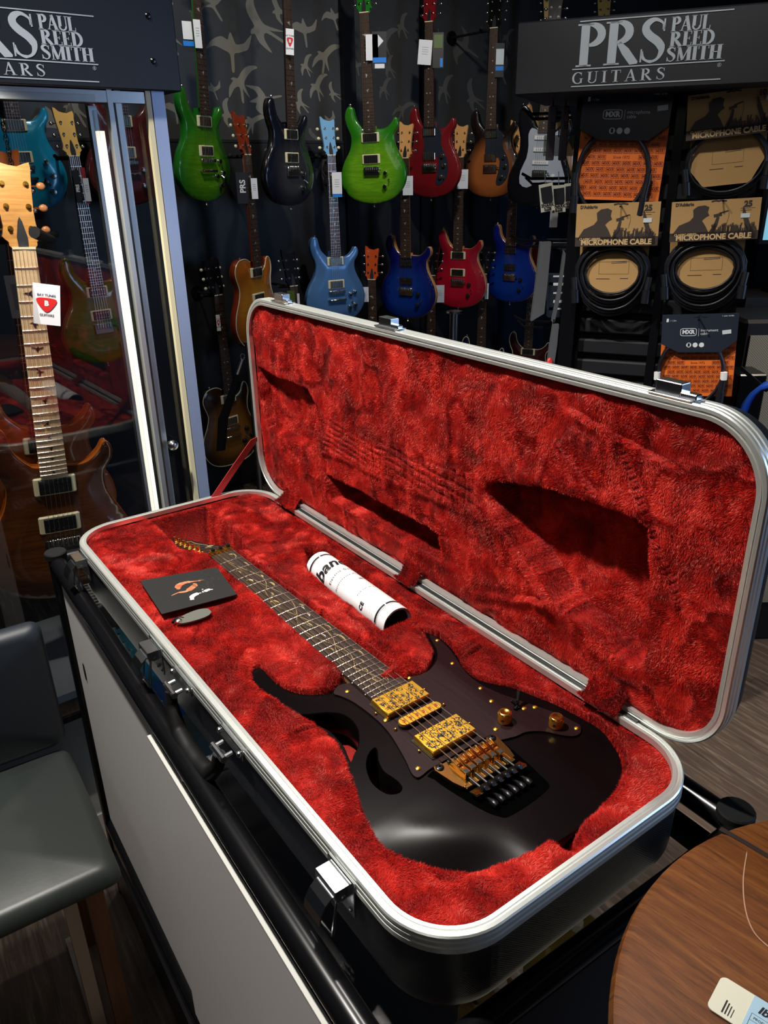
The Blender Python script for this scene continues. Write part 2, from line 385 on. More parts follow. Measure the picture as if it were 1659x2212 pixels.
t_.b.inputs['Specular Tint'].default_value = (1, .45, .35, 1)

def rim_profile(side=1.):
    return [(-.0005, -.008), (-.0005, .0), (.0035, .0004), (.0040, -.0008), (.0058, -.0008), (.0063, .0004), (.0098, .0), (.0112, -.0014), (.0112, -.0045), (.0101, -.0052), (.0101, -.0064),
            (.0114, -.0072), (.0114, -.0112), (.0103, -.0120), (.0103, -.0130), (.0116, -.0138), (.0116, -.0195), (.0100, -.0200)]
def sweep_rr(prof, L, Wd, R, n=14):
    mb = MB(); P = rrect(L, Wd, R, n); cen = [(L-R, Wd-R), (R, Wd-R), (R, R), (L-R, R)]; N = len(P); k = len(prof)
    for i, (x, y) in enumerate(P):
        c = cen[i//(n+1)]; dx, dy = (x-c[0])/R, (y-c[1])/R
        for d, z in prof: mb.v.append((x+dx*d, y+dy*d, z))
    for i in range(N):
        j = (i+1) % N
        for q in range(k-1): mb.f.append((i*k+q, j*k+q, j*k+q+1, i*k+q+1)); mb.mi.append(0)
    return mb, N, k
def shell_mesh(depth, L=LC, Wd=WC, R=RC):
    r = .034; prof = [(.0095, -.018), (.0085, -.030), (.0075, -depth+r)]
    for i in range(1, 9): a = PI/2*i/8; prof.append((.0075-r*(1-math.cos(a)), -depth+r*(1-math.sin(a))))
    mb, N, k = sweep_rr(prof, L, Wd, R)
    mb.f.append(tuple(i*k+k-1 for i in range(N))); mb.mi.append(0)
    return mb
case = thing('guitar_case', 'open black hardshell guitar case lined with red plush, lid standing upright', 'guitar case', CM @ Matrix.Translation((0, 0, -.1165)))
BO = Matrix.Translation((0, 0, .1165))
base = shell_mesh(.115).build('base_shell', m_abs, case, smooth=50); base.matrix_local = BO
mb, _, _ = sweep_rr(rim_profile(), LC, WC, RC); mb.build('base_rim', m_alu, base, smooth=30)
# lid frame: x along the case, y up the lid, z toward the open side
ux = Vector((1, 0, 0)); uy = Vector((0, -math.cos(PHI), math.sin(PHI))); uz = ux.cross(uy)
LM = frame(Vector((0, WC+HA, HB)), ux, uy, uz) @ Matrix.Translation((0, HA, 0))
lid = shell_mesh(.062).build('lid_shell', m_abs, case, smooth=50); lid.matrix_local = BO @ LM
mb, _, _ = sweep_rr(rim_profile(), LC, WC, RC); mb.build('lid_rim', m_alu, lid, smooth=30)

# ---- hero guitar geometry in its own frame (u along neck, w toward treble)
GS = 0.966; GO_ = (0.2286, 0.1784, -0.0042)
GM = Matrix.Translation(GO_) @ Matrix.Rotation(.0184, 4, 'Z') @ Matrix.Rotation(.0137, 4, 'Y') @ Matrix.Scale(GS, 4)
def g2c(P): c, s = math.cos(.0184), math.sin(.0184); return [(GO_[0]+GS*(c*u-s*w), GO_[1]+GS*(s*u+c*w)) for u, w in P]
HB_OUT = [(.440, -.0285), (.428, -.0330), (.4335, -.0420), (.4371, -.0544), (.4353, -.0677), (.4268, -.0818), (.4148, -.0937), (.3986, -.1019), (.3772, -.1061), (.3557, -.1069), (.3400, -.1060),
  (.3300, -.1090), (.3330, -.1175), (.3450, -.1250), (.3611, -.1290), (.3818, -.1310), (.4079, -.1290), (.4358, -.1250), (.4586, -.1200), (.4867, -.1125), (.5039, -.1095), (.5254, -.1105), (.5428, -.1137), (.5613, -.1192),
  (.5800, -.1255), (.5959, -.1310), (.6152, -.1390), (.6354, -.1460), (.6540, -.1520), (.6740, -.1570), (.6910, -.1560), (.7149, -.1480), (.7357, -.1350), (.7543, -.1158), (.7686, -.0900), (.7765, -.0618), (.7810, -.0309),
  (.7835, 0.), (.7845, .0350), (.7820, .0729), (.7727, .1041), (.7575, .1292), (.7379, .1470), (.7135, .1590), (.6950, .1633), (.6699, .1620), (.6322, .1560), (.6065, .1477), (.5748, .1365), (.5450, .1180), (.5259, .1127),
  (.5015, .1162), (.4761, .1280), (.4513, .1351), (.4275, .1371), (.4101, .1332), (.4010, .1235), (.4207, .1205), (.4493, .1088), (.4660, .0949), (.4780, .0739), (.4790, .0563), (.4740, .0426), (.480, .0300), (.46, 0.)]
hero_out = spline(HB_OUT, 4)
hole1 = spline([(.4480, -.1165), (.4560, -.1060), (.4645, -.0895), (.4730, -.0775), (.4850, -.0700), (.5007, -.0680), (.5161, -.0710), (.5286, -.0775), (.5425, -.0880), (.5507, -.0990), (.5600, -.1115), (.5480, -.1090), (.5327, -.1040), (.5138, -.1020), (.4963, -.1030), (.4760, -.1095), (.4600, -.1150)], 3)
hole2 = spline([(.5578, -.0740), (.5640, -.0755), (.5750, -.0830), (.5863, -.0877), (.5968, -.0895), (.6087, -.0875), (.6180, -.0865), (.6255, -.0875), (.6305, -.0910), (.6320, -.0985), (.6242, -.1090), (.6022, -.1120), (.5800, -.1040), (.5660, -.0935), (.5590, -.0839), (.5565, -.0770)], 3)
HC = g2c(hero_out)
NECKC = g2c([(-.01, -.0245), (.46, -.031), (.46, .031), (-.01, .0245)])
HEADC = [(-.01, .128), (.083, .1265), (.160, .1285), (.205, .156), (.235, .165), (.235, .222), (.1845, .233), (.094, .240), (-.01, .246)]
PITC = [(.300, .300), (.335, .282), (.36, .268), (.585, .2585), (.588, .330), (.345, .337), (.312, .332), (.290, .318)]
def body_d(X, Y): return sdist(X, Y, HC)
def h_base(X, Y):
    n = fbm(X*14, Y*14, 3)*.0030+fbm(X*40, Y*40, 9, 2)*.0012
    z = -.007+n
    edge = np.minimum.reduce([X, LC-X, Y, WC-Y]); z = z-.004*(1-sstep(0, .012, edge))
    d = body_d(X, Y); z = z-.007*np.exp(-np.maximum(d, 0)/.020); z = z+.007*np.exp(-((d-.018)/.016)**2)*(d > 0)*(X < GO_[0]+.49*GS)
    # rounded cushions between horns and neck
    dn = sdist(X, Y, NECKC); z = z+.0035*np.exp(-(np.maximum(dn, 0)/.016)**2)*(d > .004)*(X > .24)
    z = np.where(d < .0015, -.066, z); z = np.where((dn < 0.0) & (d >= .0015), np.minimum(z, -.034-.02*sstep(.3, .1, X)), z)
    dh = sdist(X, Y, HEADC); z = np.where(dh < 0, -.088, z)
    dp = sdist(X, Y, PITC)+fbm(X*25, Y*25, 5, 2)*.004; z = np.where(dp < .006, z-.044*sstep(.006, -.010, dp), z)
    # little notch at the strap button
    u_ = (X-GO_[0])/GS; g = np.hypot(u_-.795, (Y-GO_[1])/GS-.015); z = z-.03*np.exp(-(g/.016)**2)
    return z
LREC = [((.012, .2385), (.2007, .2342), (.2299, .2024), (.2032, .1275), (.029, .1212))]
LSLOT = [(.252, .0903), (.5668, .0915), (.5698, .0480), (.272, .0500)]
LBODY = spline([(.6606, .2041), (.72, .219), (.7832, .2304), (.8731, .2336), (.9020, .2320), (.9126, .2220), (.9162, .1896), (.9220, .120), (.9277, .0668), (.9000, .0600), (.8734, .0629), (.7977, .0832), (.741, .1211), (.687, .1573), (.665, .178)], 3)
LSTRIP = [(.2338, .197), (.6445, .204), (.6500, .150), (.2228, .131)]
def h_lid(X, Y):
    z = -.006+fbm(X*34, Y*7, 21)*.0024+fbm(X*16, Y*16, 25)*.0022+fbm(X*60, Y*40, 29, 2)*.0007
    edge = np.minimum.reduce([X, LC-X, Y, WC-Y]); z = z-.004*(1-sstep(0, .012, edge))
    z = z-.018*sstep(.002, -.003, sdist(X, Y, LREC[0]))
    z = z-.040*sstep(.001, -.003, sdist(X, Y, LSLOT)); z = z+.004*np.exp(-(sdist(X, Y, LSLOT)/.014)**2)*(sdist(X, Y, LSLOT) > 0)*(Y < .09)
    db = sdist(X, Y, LBODY); z = z-(.044-.006*sstep(.20, .07, Y))*sstep(.001, -.004, db)+.0035*np.exp(-((db-.012)/.012)**2)
    # print of strings and frets
    ds = sdist(X, Y, LSTRIP); ins = sstep(0, -.003, ds); t = (X-.2338)/.41; lo = .135+.017*t; hi = .197+.007*t; q = (Y-lo)/(hi-lo)
    sl = np.cos(q*7*2*PI/1.0)**8; fr = np.zeros_like(X)
    for i in range(3, 27): fr = np.maximum(fr, np.exp(-((X-(.2338+.60*(1-2**(-i/15))))/.0011)**2))
    z = z-ins*(.0028*np.maximum(sl, fr)-.0014)
    z = z+.003*np.exp(-((ds)/.006)**2)*(Y < .17)*(X > .24)
    # slack folds toward the hinge side
    for (x0, y0, x1, y1, a) in ((.6525, .034, .7715, .0757, .004), (.660, .150, .6825, .110, .003), (.6821, .1515, .78, .080, .003), (.245, .0, .25, .09, .004), (.86, .31, .955, .16, .0045), (.78, .28, .83, .25, .004), (.80, .33, .93, .30, .003)):
        dx, dy = x1-x0, y1-y0; l2 = dx*dx+dy*dy; tt = np.clip(((X-x0)*dx+(Y-y0)*dy)/l2, 0, 1); dd = np.hypot(X-x0-tt*dx, Y-y0-tt*dy); sg = np.sign((X-x0)*dy-(Y-y0)*dx)
        z = z+a*sg*np.exp(-(dd/.010)**2)
    return z
def strip_lines(X, Y):
    ds = sdist(X, Y, LSTRIP); t = (X-.2338)/.41; q = (Y-(.135+.017*t))/(.062-.010*t); sl = np.abs(((q*7+.5) % 1)-.5) < .11; fr = np.zeros(X.shape, bool)
    for i in range(3, 27): fr |= np.abs(X-(.2338+.60*(1-2**(-i/15)))) < .0011
    return (ds < -.002) & (sl | fr)
def rr_inside(X, Y, m=0.):
    cx = np.clip(X, RC, LC-RC); cy = np.clip(Y, RC, WC-RC); return np.hypot(X-cx, Y-cy) < RC-m
def plush_grid(hf, step=.003):
    nx = int(LC/step)+1; ny = int(WC/step)+1; xs = np.linspace(0, LC, nx); ys = np.linspace(0, WC, ny)
    X, Y = np.meshgrid(xs, ys, indexing='ij'); Z = hf(X, Y); Z[0, :] = Z[-1, :] = -.011; Z[:, 0] = Z[:, -1] = -.011
    cr = ~rr_inside(X, Y, .004); Z[cr] = np.maximum(Z[cr], -.012)
    cx = np.clip(X, RC, LC-RC); cy = np.clip(Y, RC, WC-RC); dx, dy = X-cx, Y-cy; r = np.hypot(dx, dy); f = np.where(r > RC, RC/np.maximum(r, 1e-9), 1)
    return np.stack([cx+dx*f, cy+dy*f, Z], -1)
def plush_sheet(G, parent, name):
    nx, ny = G.shape[:2]; idx = np.arange(nx*ny).reshape(nx, ny)
    F = np.stack([idx[:-1, :-1], idx[1:, :-1], idx[1:, 1:], idx[:-1, 1:]], -1).reshape(-1, 4)
    me = bpy.data.meshes.new(name); me.from_pydata(G.reshape(-1, 3).tolist(), [], F.tolist()); me.materials.append(m_plush); me.polygons.foreach_set('use_smooth', [True]*len(me.polygons)); me.update()
    return link(name, me, parent)
def pile(G, parent, name, dens, length=.004, width=.00046, lean=(0., 0.), seed=1, skip=None):
    """short fibres scattered evenly over the real surface area, walls included"""
    rg = np.random.default_rng(seed); A, B, C, D = G[:-1, :-1], G[1:, :-1], G[1:, 1:], G[:-1, 1:]
    n0 = np.cross(C-A, D-B); ar = np.linalg.norm(n0, axis=-1)/2; nv = np.zeros(G.shape)
    for q in (nv[:-1, :-1], nv[1:, :-1], nv[1:, 1:], nv[:-1, 1:]): q += n0
    nv /= np.linalg.norm(nv, axis=-1)[..., None]+1e-12; k = np.floor(ar*dens+rg.random(ar.shape)).astype(int); k[ar < 1e-8] = 0
    I, J = np.nonzero(k); c = k[I, J]; I = np.repeat(I, c); J = np.repeat(J, c); u = rg.random(len(I))[:, None]; v = rg.random(len(I))[:, None]
    bl = lambda M: M[I, J]*(1-u)*(1-v)+M[I+1, J]*u*(1-v)+M[I+1, J+1]*u*v+M[I, J+1]*(1-u)*v
    P = bl(G); nrm = bl(nv); nrm /= np.linalg.norm(nrm, axis=1)[:, None]+1e-9; X, Y = P[:, 0], P[:, 1]
    if skip is not None: ok = ~skip(X, Y); P, nrm, X, Y = P[ok], nrm[ok], X[ok], Y[ok]
    a = fbm(X*15, Y*15, seed*7+1)*4.0+fbm(X*50, Y*50, seed*7+5, 2)*1.5; amt = .70+.7*fbm(X*22, Y*22, seed*7+3); n = len(X)
    ln = np.stack([np.cos(a)*amt+lean[0], np.sin(a)*amt+lean[1], np.zeros(n)], -1)+rg.normal(0, .22, (n, 3)); ln -= nrm*(ln*nrm).sum(1)[:, None]
    d = nrm*.55+ln; d /= np.linalg.norm(d, axis=1)[:, None]; d += nrm*np.maximum(0, .30-(d*nrm).sum(1))[:, None]
    L = length*(.7+.6*rg.random(n)); side = np.cross(d, nrm+rg.normal(0, .5, nrm.shape)); side /= np.linalg.norm(side, axis=1)[:, None]+1e-9
    w = width*(.7+.6*rg.random(n)); P = P-nrm*.0003
    V = np.empty((n*3, 3)); V[0::3] = P-side*w[:, None]/2; V[1::3] = P+side*w[:, None]/2; V[2::3] = P+d*L[:, None]
    me = bpy.data.meshes.new(name); me.vertices.add(3*n); me.vertices.foreach_set('co', V.astype(np.float32).ravel())
    me.loops.add(3*n); me.loops.foreach_set('vertex_index', np.arange(3*n, dtype=np.int32)); me.polygons.add(n)
    me.polygons.foreach_set('loop_start', np.arange(0, 3*n, 3, dtype=np.int32)); me.update(calc_edges=True); me.materials.append(m_pile)
    return tag(link(name, me, parent), kind='stuff')
GB, GL_ = plush_grid(h_base), plush_grid(h_lid)
plush_sheet(GB, base, 'base_lining'); plush_sheet(GL_, lid, 'lid_lining')
pile(GB, base, 'base_pile', 2.3e6, seed=2, lean=(.25, .1), skip=lambda X, Y: (body_d(X, Y) < -.004))
pile(GL_, lid, 'lid_pile', 2.2e6, seed=3, length=.0038, lean=(.0, -.45), skip=strip_lines)
# hinge side bits: black hinge strip, plush tabs
mb = MB().box((LC/2, WC+.0135, -.013), (LC-.16, .010, .02)); mb.box((LC/2+.01, WC+.0095, .0002), (LC-.19, .0058, .0030)); mb.build('hinge', m_ink, base, smooth=0)
for x0, x1 in ((.096, .156), (.4865, .5265), (.860, .913)):
    mb = MB(); n = 14; vs = []; m_ = 14
    for i in range(n+1):
        for j in range(m_+1):
            u = i/n; v = j/m_; x = x0+(x1-x0)*u; a = PI/2*v
            y = WC-.010+.034*v*.72; z = .0035+.030*max(0, v-.45)**1.5*1.7+.002*math.sin(a*5+x*300)
            vs.append((x, y, z))
    mb.add(vs, [(i*(m_+1)+j, (i+1)*(m_+1)+j, (i+1)*(m_+1)+j+1, i*(m_+1)+j+1) for i in range(n) for j in range(m_)])
    tb = mb.build('hinge_flap', m_plush, base, smooth=60)
    rg = np.random.default_rng(int(x0*1000)); k = 5200; V = []; F = []
    A = np.array(vs); uu = rg.random(k)*(n-1e-3); vv = rg.random(k)*(m_-1e-3); ii = uu.astype(int); jj = vv.astype(int)
    p = A[ii*(m_+1)+jj]*((1-(uu-ii))*(1-(vv-jj)))[:, None]+A[(ii+1)*(m_+1)+jj]*((uu-ii)*(1-(vv-jj)))[:, None]+A[ii*(m_+1)+jj+1]*((1-(uu-ii))*(vv-jj))[:, None]+A[(ii+1)*(m_+1)+jj+1]*((uu-ii)*(vv-jj))[:, None]
    d = np.array([0, -.35, .8])+rg.normal(0, .5, (k, 3)); d /= np.linalg.norm(d, axis=1)[:, None]; s_ = rg.normal(0, 1, (k, 3)); s_ -= d*(s_*d).sum(1)[:, None]; s_ /= np.linalg.norm(s_, axis=1)[:, None]
    V = np.empty((k*3, 3)); V[0::3] = p-s_*.0004; V[1::3] = p+s_*.0004; V[2::3] = p+d*.005
    mb = MB(); mb.add(V.tolist(), [(3*i, 3*i+1, 3*i+2) for i in range(k)]); tag(mb.build('flap_pile', m_pile, base, smooth=0, fix=False), kind='stuff')
# strap between base and lid at the neck end
m_strap = mat('red_webbing', (.28, .012, .016), .6)
c0 = Vector((-.002, .266, -.004)); lidp = LM @ Vector((-.006, .094, .002)); sd = Vector((0, .5, .12)).normalized()*.0125
mb = MB(); n = 10; pts = [c0.lerp(lidp, i/n)+Vector((-.001*math.sin(PI*i/n)*6, 0, -.004*math.sin(PI*i/n))) for i in range(n+1)]
vs = []
for p in pts: vs += [p-sd, p+sd, p+sd+Vector((.0022, 0, 0)), p-sd+Vector((.0022, 0, 0))]
mb.add(vs, [(i*4+k, (i+1)*4+k, (i+1)*4+(k+1) % 4, i*4+(k+1) % 4) for i in range(n) for k in range(4)]+[(0, 1, 2, 3), (4*n, 4*n+3, 4*n+2, 4*n+1)])
st = mb.build('lid_stay_strap', m_strap, base, smooth=0)
for fr in (.30, .52):
    p = c0.lerp(lidp, fr)+Vector((-.006*math.sin(PI*fr), 0, -.004*math.sin(PI*fr))); mb = MB(); dv = (lidp-c0).normalized()*.0012
    mb.add([p-sd*1.01-dv+Vector((.0030, 0, 0)), p+sd*1.01-dv+Vector((.0030, 0, 0)), p+sd*1.01+dv+Vector((.0030, 0, 0)), p-sd*1.01+dv+Vector((.0030, 0, 0))], [(0, 1, 2, 3)])
# latches on the base (hanging open)
def base_latch(x, op=1.):
    mb = MB(); mb.box((x, -.0125, -.030), (.046, .002, .044), bev=.0008); L = mb.build('latch', m_chrome, base)
    mb = MB(); mb.box((x, -.0215, -.0125), (.034, .018, .0016), bev=.0005).box((x, -.030, -.017), (.034, .0016, .010), bev=.0005).box((x-.0165, -.021, -.019), (.0014, .017, .014)).box((x+.0165, -.021, -.019), (.0014, .017, .014)); L2 = mb
    mb.cyl((x-.018, -.021, -.024), (x+.018, -.021, -.024), .0022, n=10)
    pts = [(-.0225, -.022), (-.032, -.020), (-.039, -.026), (-.045, -.036), (-.047, -.046)]
    for i in range(4):
        a, b = pts[i], pts[i+1]; wv = .028
        mb.add([(x-wv/2, a[0], a[1]), (x+wv/2, a[0], a[1]), (x+wv/2, b[0], b[1]), (x-wv/2, b[0], b[1]), (x-wv/2, a[0]+.0012, a[1]-.0015), (x+wv/2, a[0]+.0012, a[1]-.0015), (x+wv/2, b[0]+.0012, b[1]-.0015), (x-wv/2, b[0]+.0012, b[1]-.0015)],
               [(0, 1, 2, 3), (4, 7, 6, 5), (0, 3, 7, 4), (1, 5, 6, 2), (0, 4, 5, 1), (3, 2, 6, 7)])
    mb.tube([(x-.013, -.026, -.026), (x-.013, -.033, -.070), (x+.013, -.033, -.070), (x+.013, -.026, -.026)], .0016, 6)
    for sx, sz in ((-.016, -.046), (.016, -.046), (.0, -.048)): mb.ball((x+sx, -.014, sz), .0028, 8, (1, .5, 1))
    me = mb.mesh('latch_lever', m_chrome)
    # the latch and its folding lever are one piece of hardware
    bm = bmesh.new(); bm.from_mesh(L.data); bm.from_mesh(me); bm.to_mesh(L.data); bm.free(); L.data.polygons.foreach_set('use_smooth', [True]*len(L.data.polygons)); L.data.set_sharp_from_angle(angle=.6)
    return L
for x in (.075, .418, .895): base_latch(x)
# catches on the lid edge
for x in (.1255, .4414, .9151):
    mb = MB(); mb.box((x, WC+.0125, -.010), (.050, .0018, .022), bev=.0006).box((x-.004, WC+.0185, -.004), (.028, .0145, .0016), bev=.0005).box((x-.004, WC+.025, -.011), (.028, .0016, .014), bev=.0005).box((x-.018, WC+.0185, -.011), (.0016, .013, .014)).box((x+.010, WC+.0185, -.011), (.0016, .013, .014))
    mb.box((x+.019, WC+.0155, -.008), (.018, .006, .010), bev=.001); mb.build('latch_catch', m_chrome, lid)
# handle between two brackets
for x in (.515, .662):
    mb = MB(); mb.box((x, -.0135, -.018), (.060, .003, .016), bev=.001)
    for sx in (-.026, .026): mb.ball((x+sx, -.017, -.016), .0042, 8, (1, .7, 1))
    mb.cyl((x-.012, -.019, -.022), (x-.012, -.034, -.024), .0030, n=8).cyl((x+.012, -.019, -.022), (x+.012, -.034, -.024), .0030, n=8).cyl((x-.016, -.031, -.024), (x+.016, -.031, -.024), .0045, n=10); mb.build('handle_bracket', m_chrome, base)
mb = MB(); hp = [(.515, -.030, -.026), (.518, -.033, -.045), (.540, -.035, -.072), (.575, -.036, -.080), (.605, -.036, -.080), (.637, -.035, -.072), (.659, -.033, -.045), (.662, -.030, -.026)]
sp = []
for i in range(len(hp)-1):
    for k in range(5): sp.append(Vector(hp[i]).lerp(Vector(hp[i+1]), k/5))
sp.append(Vector(hp[-1])); rr_ = [.0075+.0045*math.sin(PI*i/(len(sp)-1))**2 for i in range(len(sp))]
mb.tube(sp, rr_, 12); mb.build('handle', mat('black_rubber_grip', (.006, .006, .006), .6, spec=.25), base, smooth=60)
# ================================================================ the black guitar in the case
m_hero = mat('satin_black_lacquer', (.0030, .0018, .0022), .22, spec=.2)
m_herowood = grain('dark_wine_wood', (.008, .0022, .003), (.020, .005, .0065), (1.2, 22, 1), 9, .46, dist=1.2)
m_board = grain('dark_fingerboard', (.022, .014, .011), (.055, .036, .028), (3, 60, 1), 6, .6)
m_board.node_tree.nodes['Principled BSDF'].inputs['Specular IOR Level'].default_value = .22
m_fret = mat('fret_wire', (.50, .42, .40), .28, 1.)
hero = thing('electric_guitar', 'satin black electric guitar with gold hardware lying in the red plush case', 'electric guitar', CM @ GM @ Matrix.Translation((.45, 0, -.046)))
HOff = Matrix.Translation((-.45, 0, .046))
def hp_(name, mb, m, par=None, **k):
    if par is None: mb.xf(HOff); par = hero
    elif par.parent == hero or True: mb.xf(HOff)
    return mb.build(name, m, par, **k)
def hz(x, y, d):
    z = np.full(np.shape(x), -.0085)
    bout = sstep(.65, .76, x)*sstep(-.03, -.11, y); z = z-.012*bout*(1-sstep(0, .065, d))
    return z
me = lump_mesh('body', hero_out, [hole1, hole2], hz, [m_hero], step=.006, zb=-.046, T=lambda x, y, z: (x-.45, y, z+.046)); link('body', me, hero)
PG = spline([(.4379, -.0320), (.4340, -.0450), (.4437, -.0588), (.4548, -.0543), (.4718, -.0489), (.4906, -.0464), (.5108, -.0452), (.5298, -.0452), (.5531, -.0482), (.5766, -.0543), (.5990, -.0610), (.6180, -.0680), (.6272, -.0678), (.6287, -.0621), (.6268, -.0520)], 3, closed=False)+[(.626, -.045), (.626, .045)]+\
  spline([(.640, .0500), (.6469, .0708), (.6488, .0858), (.6603, .1029), (.6768, .1143), (.6887, .1257), (.6897, .1373), (.6813, .1473), (.6710, .1466), (.6476, .1422), (.6129, .1284), (.5770, .1141), (.5453, .1067), (.5146, .1095), (.4799, .1215), (.4520, .1300), (.4275, .1325), (.4150, .1290), (.4300, .1215), (.4520, .1120), (.4700, .0960), (.4810, .0739), (.4815, .0563), (.4770, .0426), (.475, .032)], 3, closed=False)
mb = MB().prism(ccw(PG), -.0084, -.0058); pg = hp_('pickguard', mb, m_herowood, smooth=20)
def screw(u, w, h=-.0058, r=.0033):
    mb = MB().lathe([(r, 0), (r*.95, .0008), (r*.6, .0015), (0, .0017)], (u, w, h), n=12); mb.box((u, w, h+.0017), (r*1.1, .0006, .0004)); return mb
for u, w in ((.4521, -.0425), (.5284, -.0367), (.4785, .0405), (.4333, .1286), (.489, .1085), (.6177, -.0578), (.6234, .0599), (.6821, .1399), (.6234, .1290), (.6168, .1162), (.5812, .0937), (.5531, .1011)):
    hp_('screw', screw(u, w), m_golds, pg)
def scroll_mb(u0, u1, w0, w1, z, seed):
    rg = random.Random(seed); mb = MB(); T = lambda x, y, zz: (x, y, z)
    for k in range(85):
        cx, cy = rg.uniform(u0+.003, u1-.003), rg.uniform(w0+.003, w1-.003); a0 = rg.uniform(0, 6.3); tw = rg.choice((-1, 1)); R = rg.uniform(.0014, .0038); pts = []; ws = []
        for i in range(12):
            t = i/11; a = a0+tw*t*rg.uniform(3.6, 3.8); r = R*(1-.75*t); x = cx+r*math.cos(a); y = cy+r*math.sin(a)
            pts.append((min(max(x, u0+.0008), u1-.0008), min(max(y, w0+.0008), w1-.0008))); ws.append(.0013*math.sin(PI*(t*.9+.05))+.0002)
        mb.ribbon(pts, ws, T, z)
        b = a0+rg.uniform(1.5, 3); pts = [(cx+R*math.cos(b)*q, cy+R*math.sin(b)*q) for q in (.6, .9, 1.2, 1.5)]
        pts = [(min(max(x, u0+.0008), u1-.0008), min(max(y, w0+.0008), w1-.0008)) for x, y in pts]; mb.ribbon(pts, [.0002, .0011, .0009, .0002], T, z)
    return mb
def hpick(uc, w0, w1, du, seed):
    mb = MB().box((uc, (w0+w1)/2, -.0015), (du, w1-w0, .0085), bev=.0015); p = hp_('pickup', mb, m_golds, smooth=40)
    mb = scroll_mb(uc-du/2+.001, uc+du/2-.001, w0+.001, w1-.001, .00285, seed); hp_('engraving', mb, m_ink, p, smooth=0, fix=False)
    for w in (w0-.0055, w1+.0055): mb = MB().lathe([(.0022, 0), (.0022, .002), (.0012, .003), (0, .0032)], (uc, w, -.0058), n=10); hp_('screw', mb, m_gold, p)
    for i in range(6): mb = MB().lathe([(.0022, 0), (.0019, .0007), (0, .0009)], (uc+du*(.24 if seed == 1 else -.24), w0+(w1-w0)*(i+.5)/6, .0028), n=10); hp_('pole_piece', mb, m_gold, p)
    mb = MB().box((uc, (w0+w1)/2, -.0055), (du+.003, w1-w0+.003, .0012)); hp_('surround_shade', mb, m_ink, p, smooth=0)  # black slab stands in for the dark gap round the pickup
hpick(.5113, -.0345, .0340, .0375, 1); hpick(.5970, -.0342, .0352, .0375, 2)
stad = lambda u0, w0, w1, r: [(u0+r*math.cos(PI/2*0+t*PI/10), w1-r+r*math.sin(t*PI/10)) for t in range(11)]+[(u0-r*math.cos(t*PI/10), w0+r-r*math.sin(t*PI/10)) for t in range(11)]
mb = MB().prism(ccw(stad(.5500, -.0325, .0335, .0078)), -.0062, -.0018); p = hp_('pickup', mb, m_ink)
mb = MB().prism(ccw(stad(.5500, -.0318, .0328, .0071)), -.0018, .0012); hp_('pickup_cover', mb, m_golds, p)
for i in range(6): mb = MB().lathe([(.0024, 0), (.0024, .0006), (0, .0007)], (.5500, -.0255+.0102*i, .0011), n=12); hp_('pole_piece', mb, mat('copper', (.8, .25, .12), .3, 1.), p)
for w in (-.0385, .0395): hp_('screw', MB().lathe([(.0022, 0), (.0022, .002), (.0012, .003), (0, .0032)], (.5500, w, -.0058), n=10), m_gold, p)
# knobs, selector
for u, w in ((.6190, .0790), (.6635, .1228)):
    mb = MB(); mb.lathe([(.0080, -.0058), (.0085, -.0050), (.0085, .0075), (.0078, .0088), (.0060, .0093), (.0045, .0086), (0, .0084)], (u, w, 0), n=28)
    for k in range(40):
        a = 2*PI*k/40; mb.tube([(u+.0086*math.cos(a+q*.5), w+.0086*math.sin(a+q*.5), -.0045+.011*q) for q in (0, .5, 1)], .0003, 4); mb.tube([(u+.0086*math.cos(a-q*.5), w+.0086*math.sin(a-q*.5), -.0045+.011*q) for q in (0, .5, 1)], .0003, 4)
    k_ = hp_('control_knob', mb, m_gold, smooth=50)
    a = math.atan2(-.9, .45); c = Vector((u+.0085*math.cos(a), w+.0085*math.sin(a), .0008)); d = Vector((math.cos(a), math.sin(a), 0)); hp_('set_screw', MB().cyl(c, c+d*.0005, .0019, n=12), m_ink, k_)
mb = MB().lathe([(.004, -.0058), (.004, -.003), (.002, -.002), (.0018, .004)], (.610, .1105, 0), n=12); mb.tube([(.610, .1105, -.002), (.606, .116, .006), (.603, .120, .012)], [.0018, .0022, .0032], 8); mb.tube([(.612, .104, -.004), (.610, .110, -.002), (.604, .1055, .004)], .0022, 8); hp_('pickup_selector', mb, m_rubber)
# fingerboard
NUT_W, END_W, FB_L = .0215, .0290, .491
hw = lambda u: NUT_W+(END_W-NUT_W)*u/.489
mb = MB(); n = 24
for i in range(n+1):
    u = FB_L*i/n; h = hw(u); mb.v += [(u, -h, -.0062), (u, -h, -.0012), (u, -h*.5, -.0003), (u, 0, 0), (u, h*.5, -.0003), (u, h, -.0012), (u, h, -.0062)]
for i in range(n):
    for k in range(7): mb.f.append((i*7+k, (i+1)*7+k, (i+1)*7+(k+1) % 7, i*7+(k+1) % 7)); mb.mi.append(0)
mb.f += [tuple(range(7)), tuple(range(n*7, n*7+7))]; mb.mi += [0, 0]
fb = hp_('fingerboard', mb, m_board, smooth=20)
mb = MB(); mb.box((.215, 0, -.0148), (.49, .045, .017), bev=.006); mb.box((.452, 0, -.016), (.06, .056, .020)); hp_('neck', mb, grain('maple_stripe_neck', (.30, .14, .06), (.42, .22, .10), (1, 30, 1), 6, .45))
for i in range(1, 25):
    u = .648*(1-2**(-i/12)); h = hw(u); mb = MB(); mb.tube([(u, -h*.985, -.0010), (u, -h*.5, .0000), (u, 0, .0003), (u, h*.5, .0000), (u, h*.985, -.0010)], .00105, 6); hp_('fret', mb, m_fret, fb)
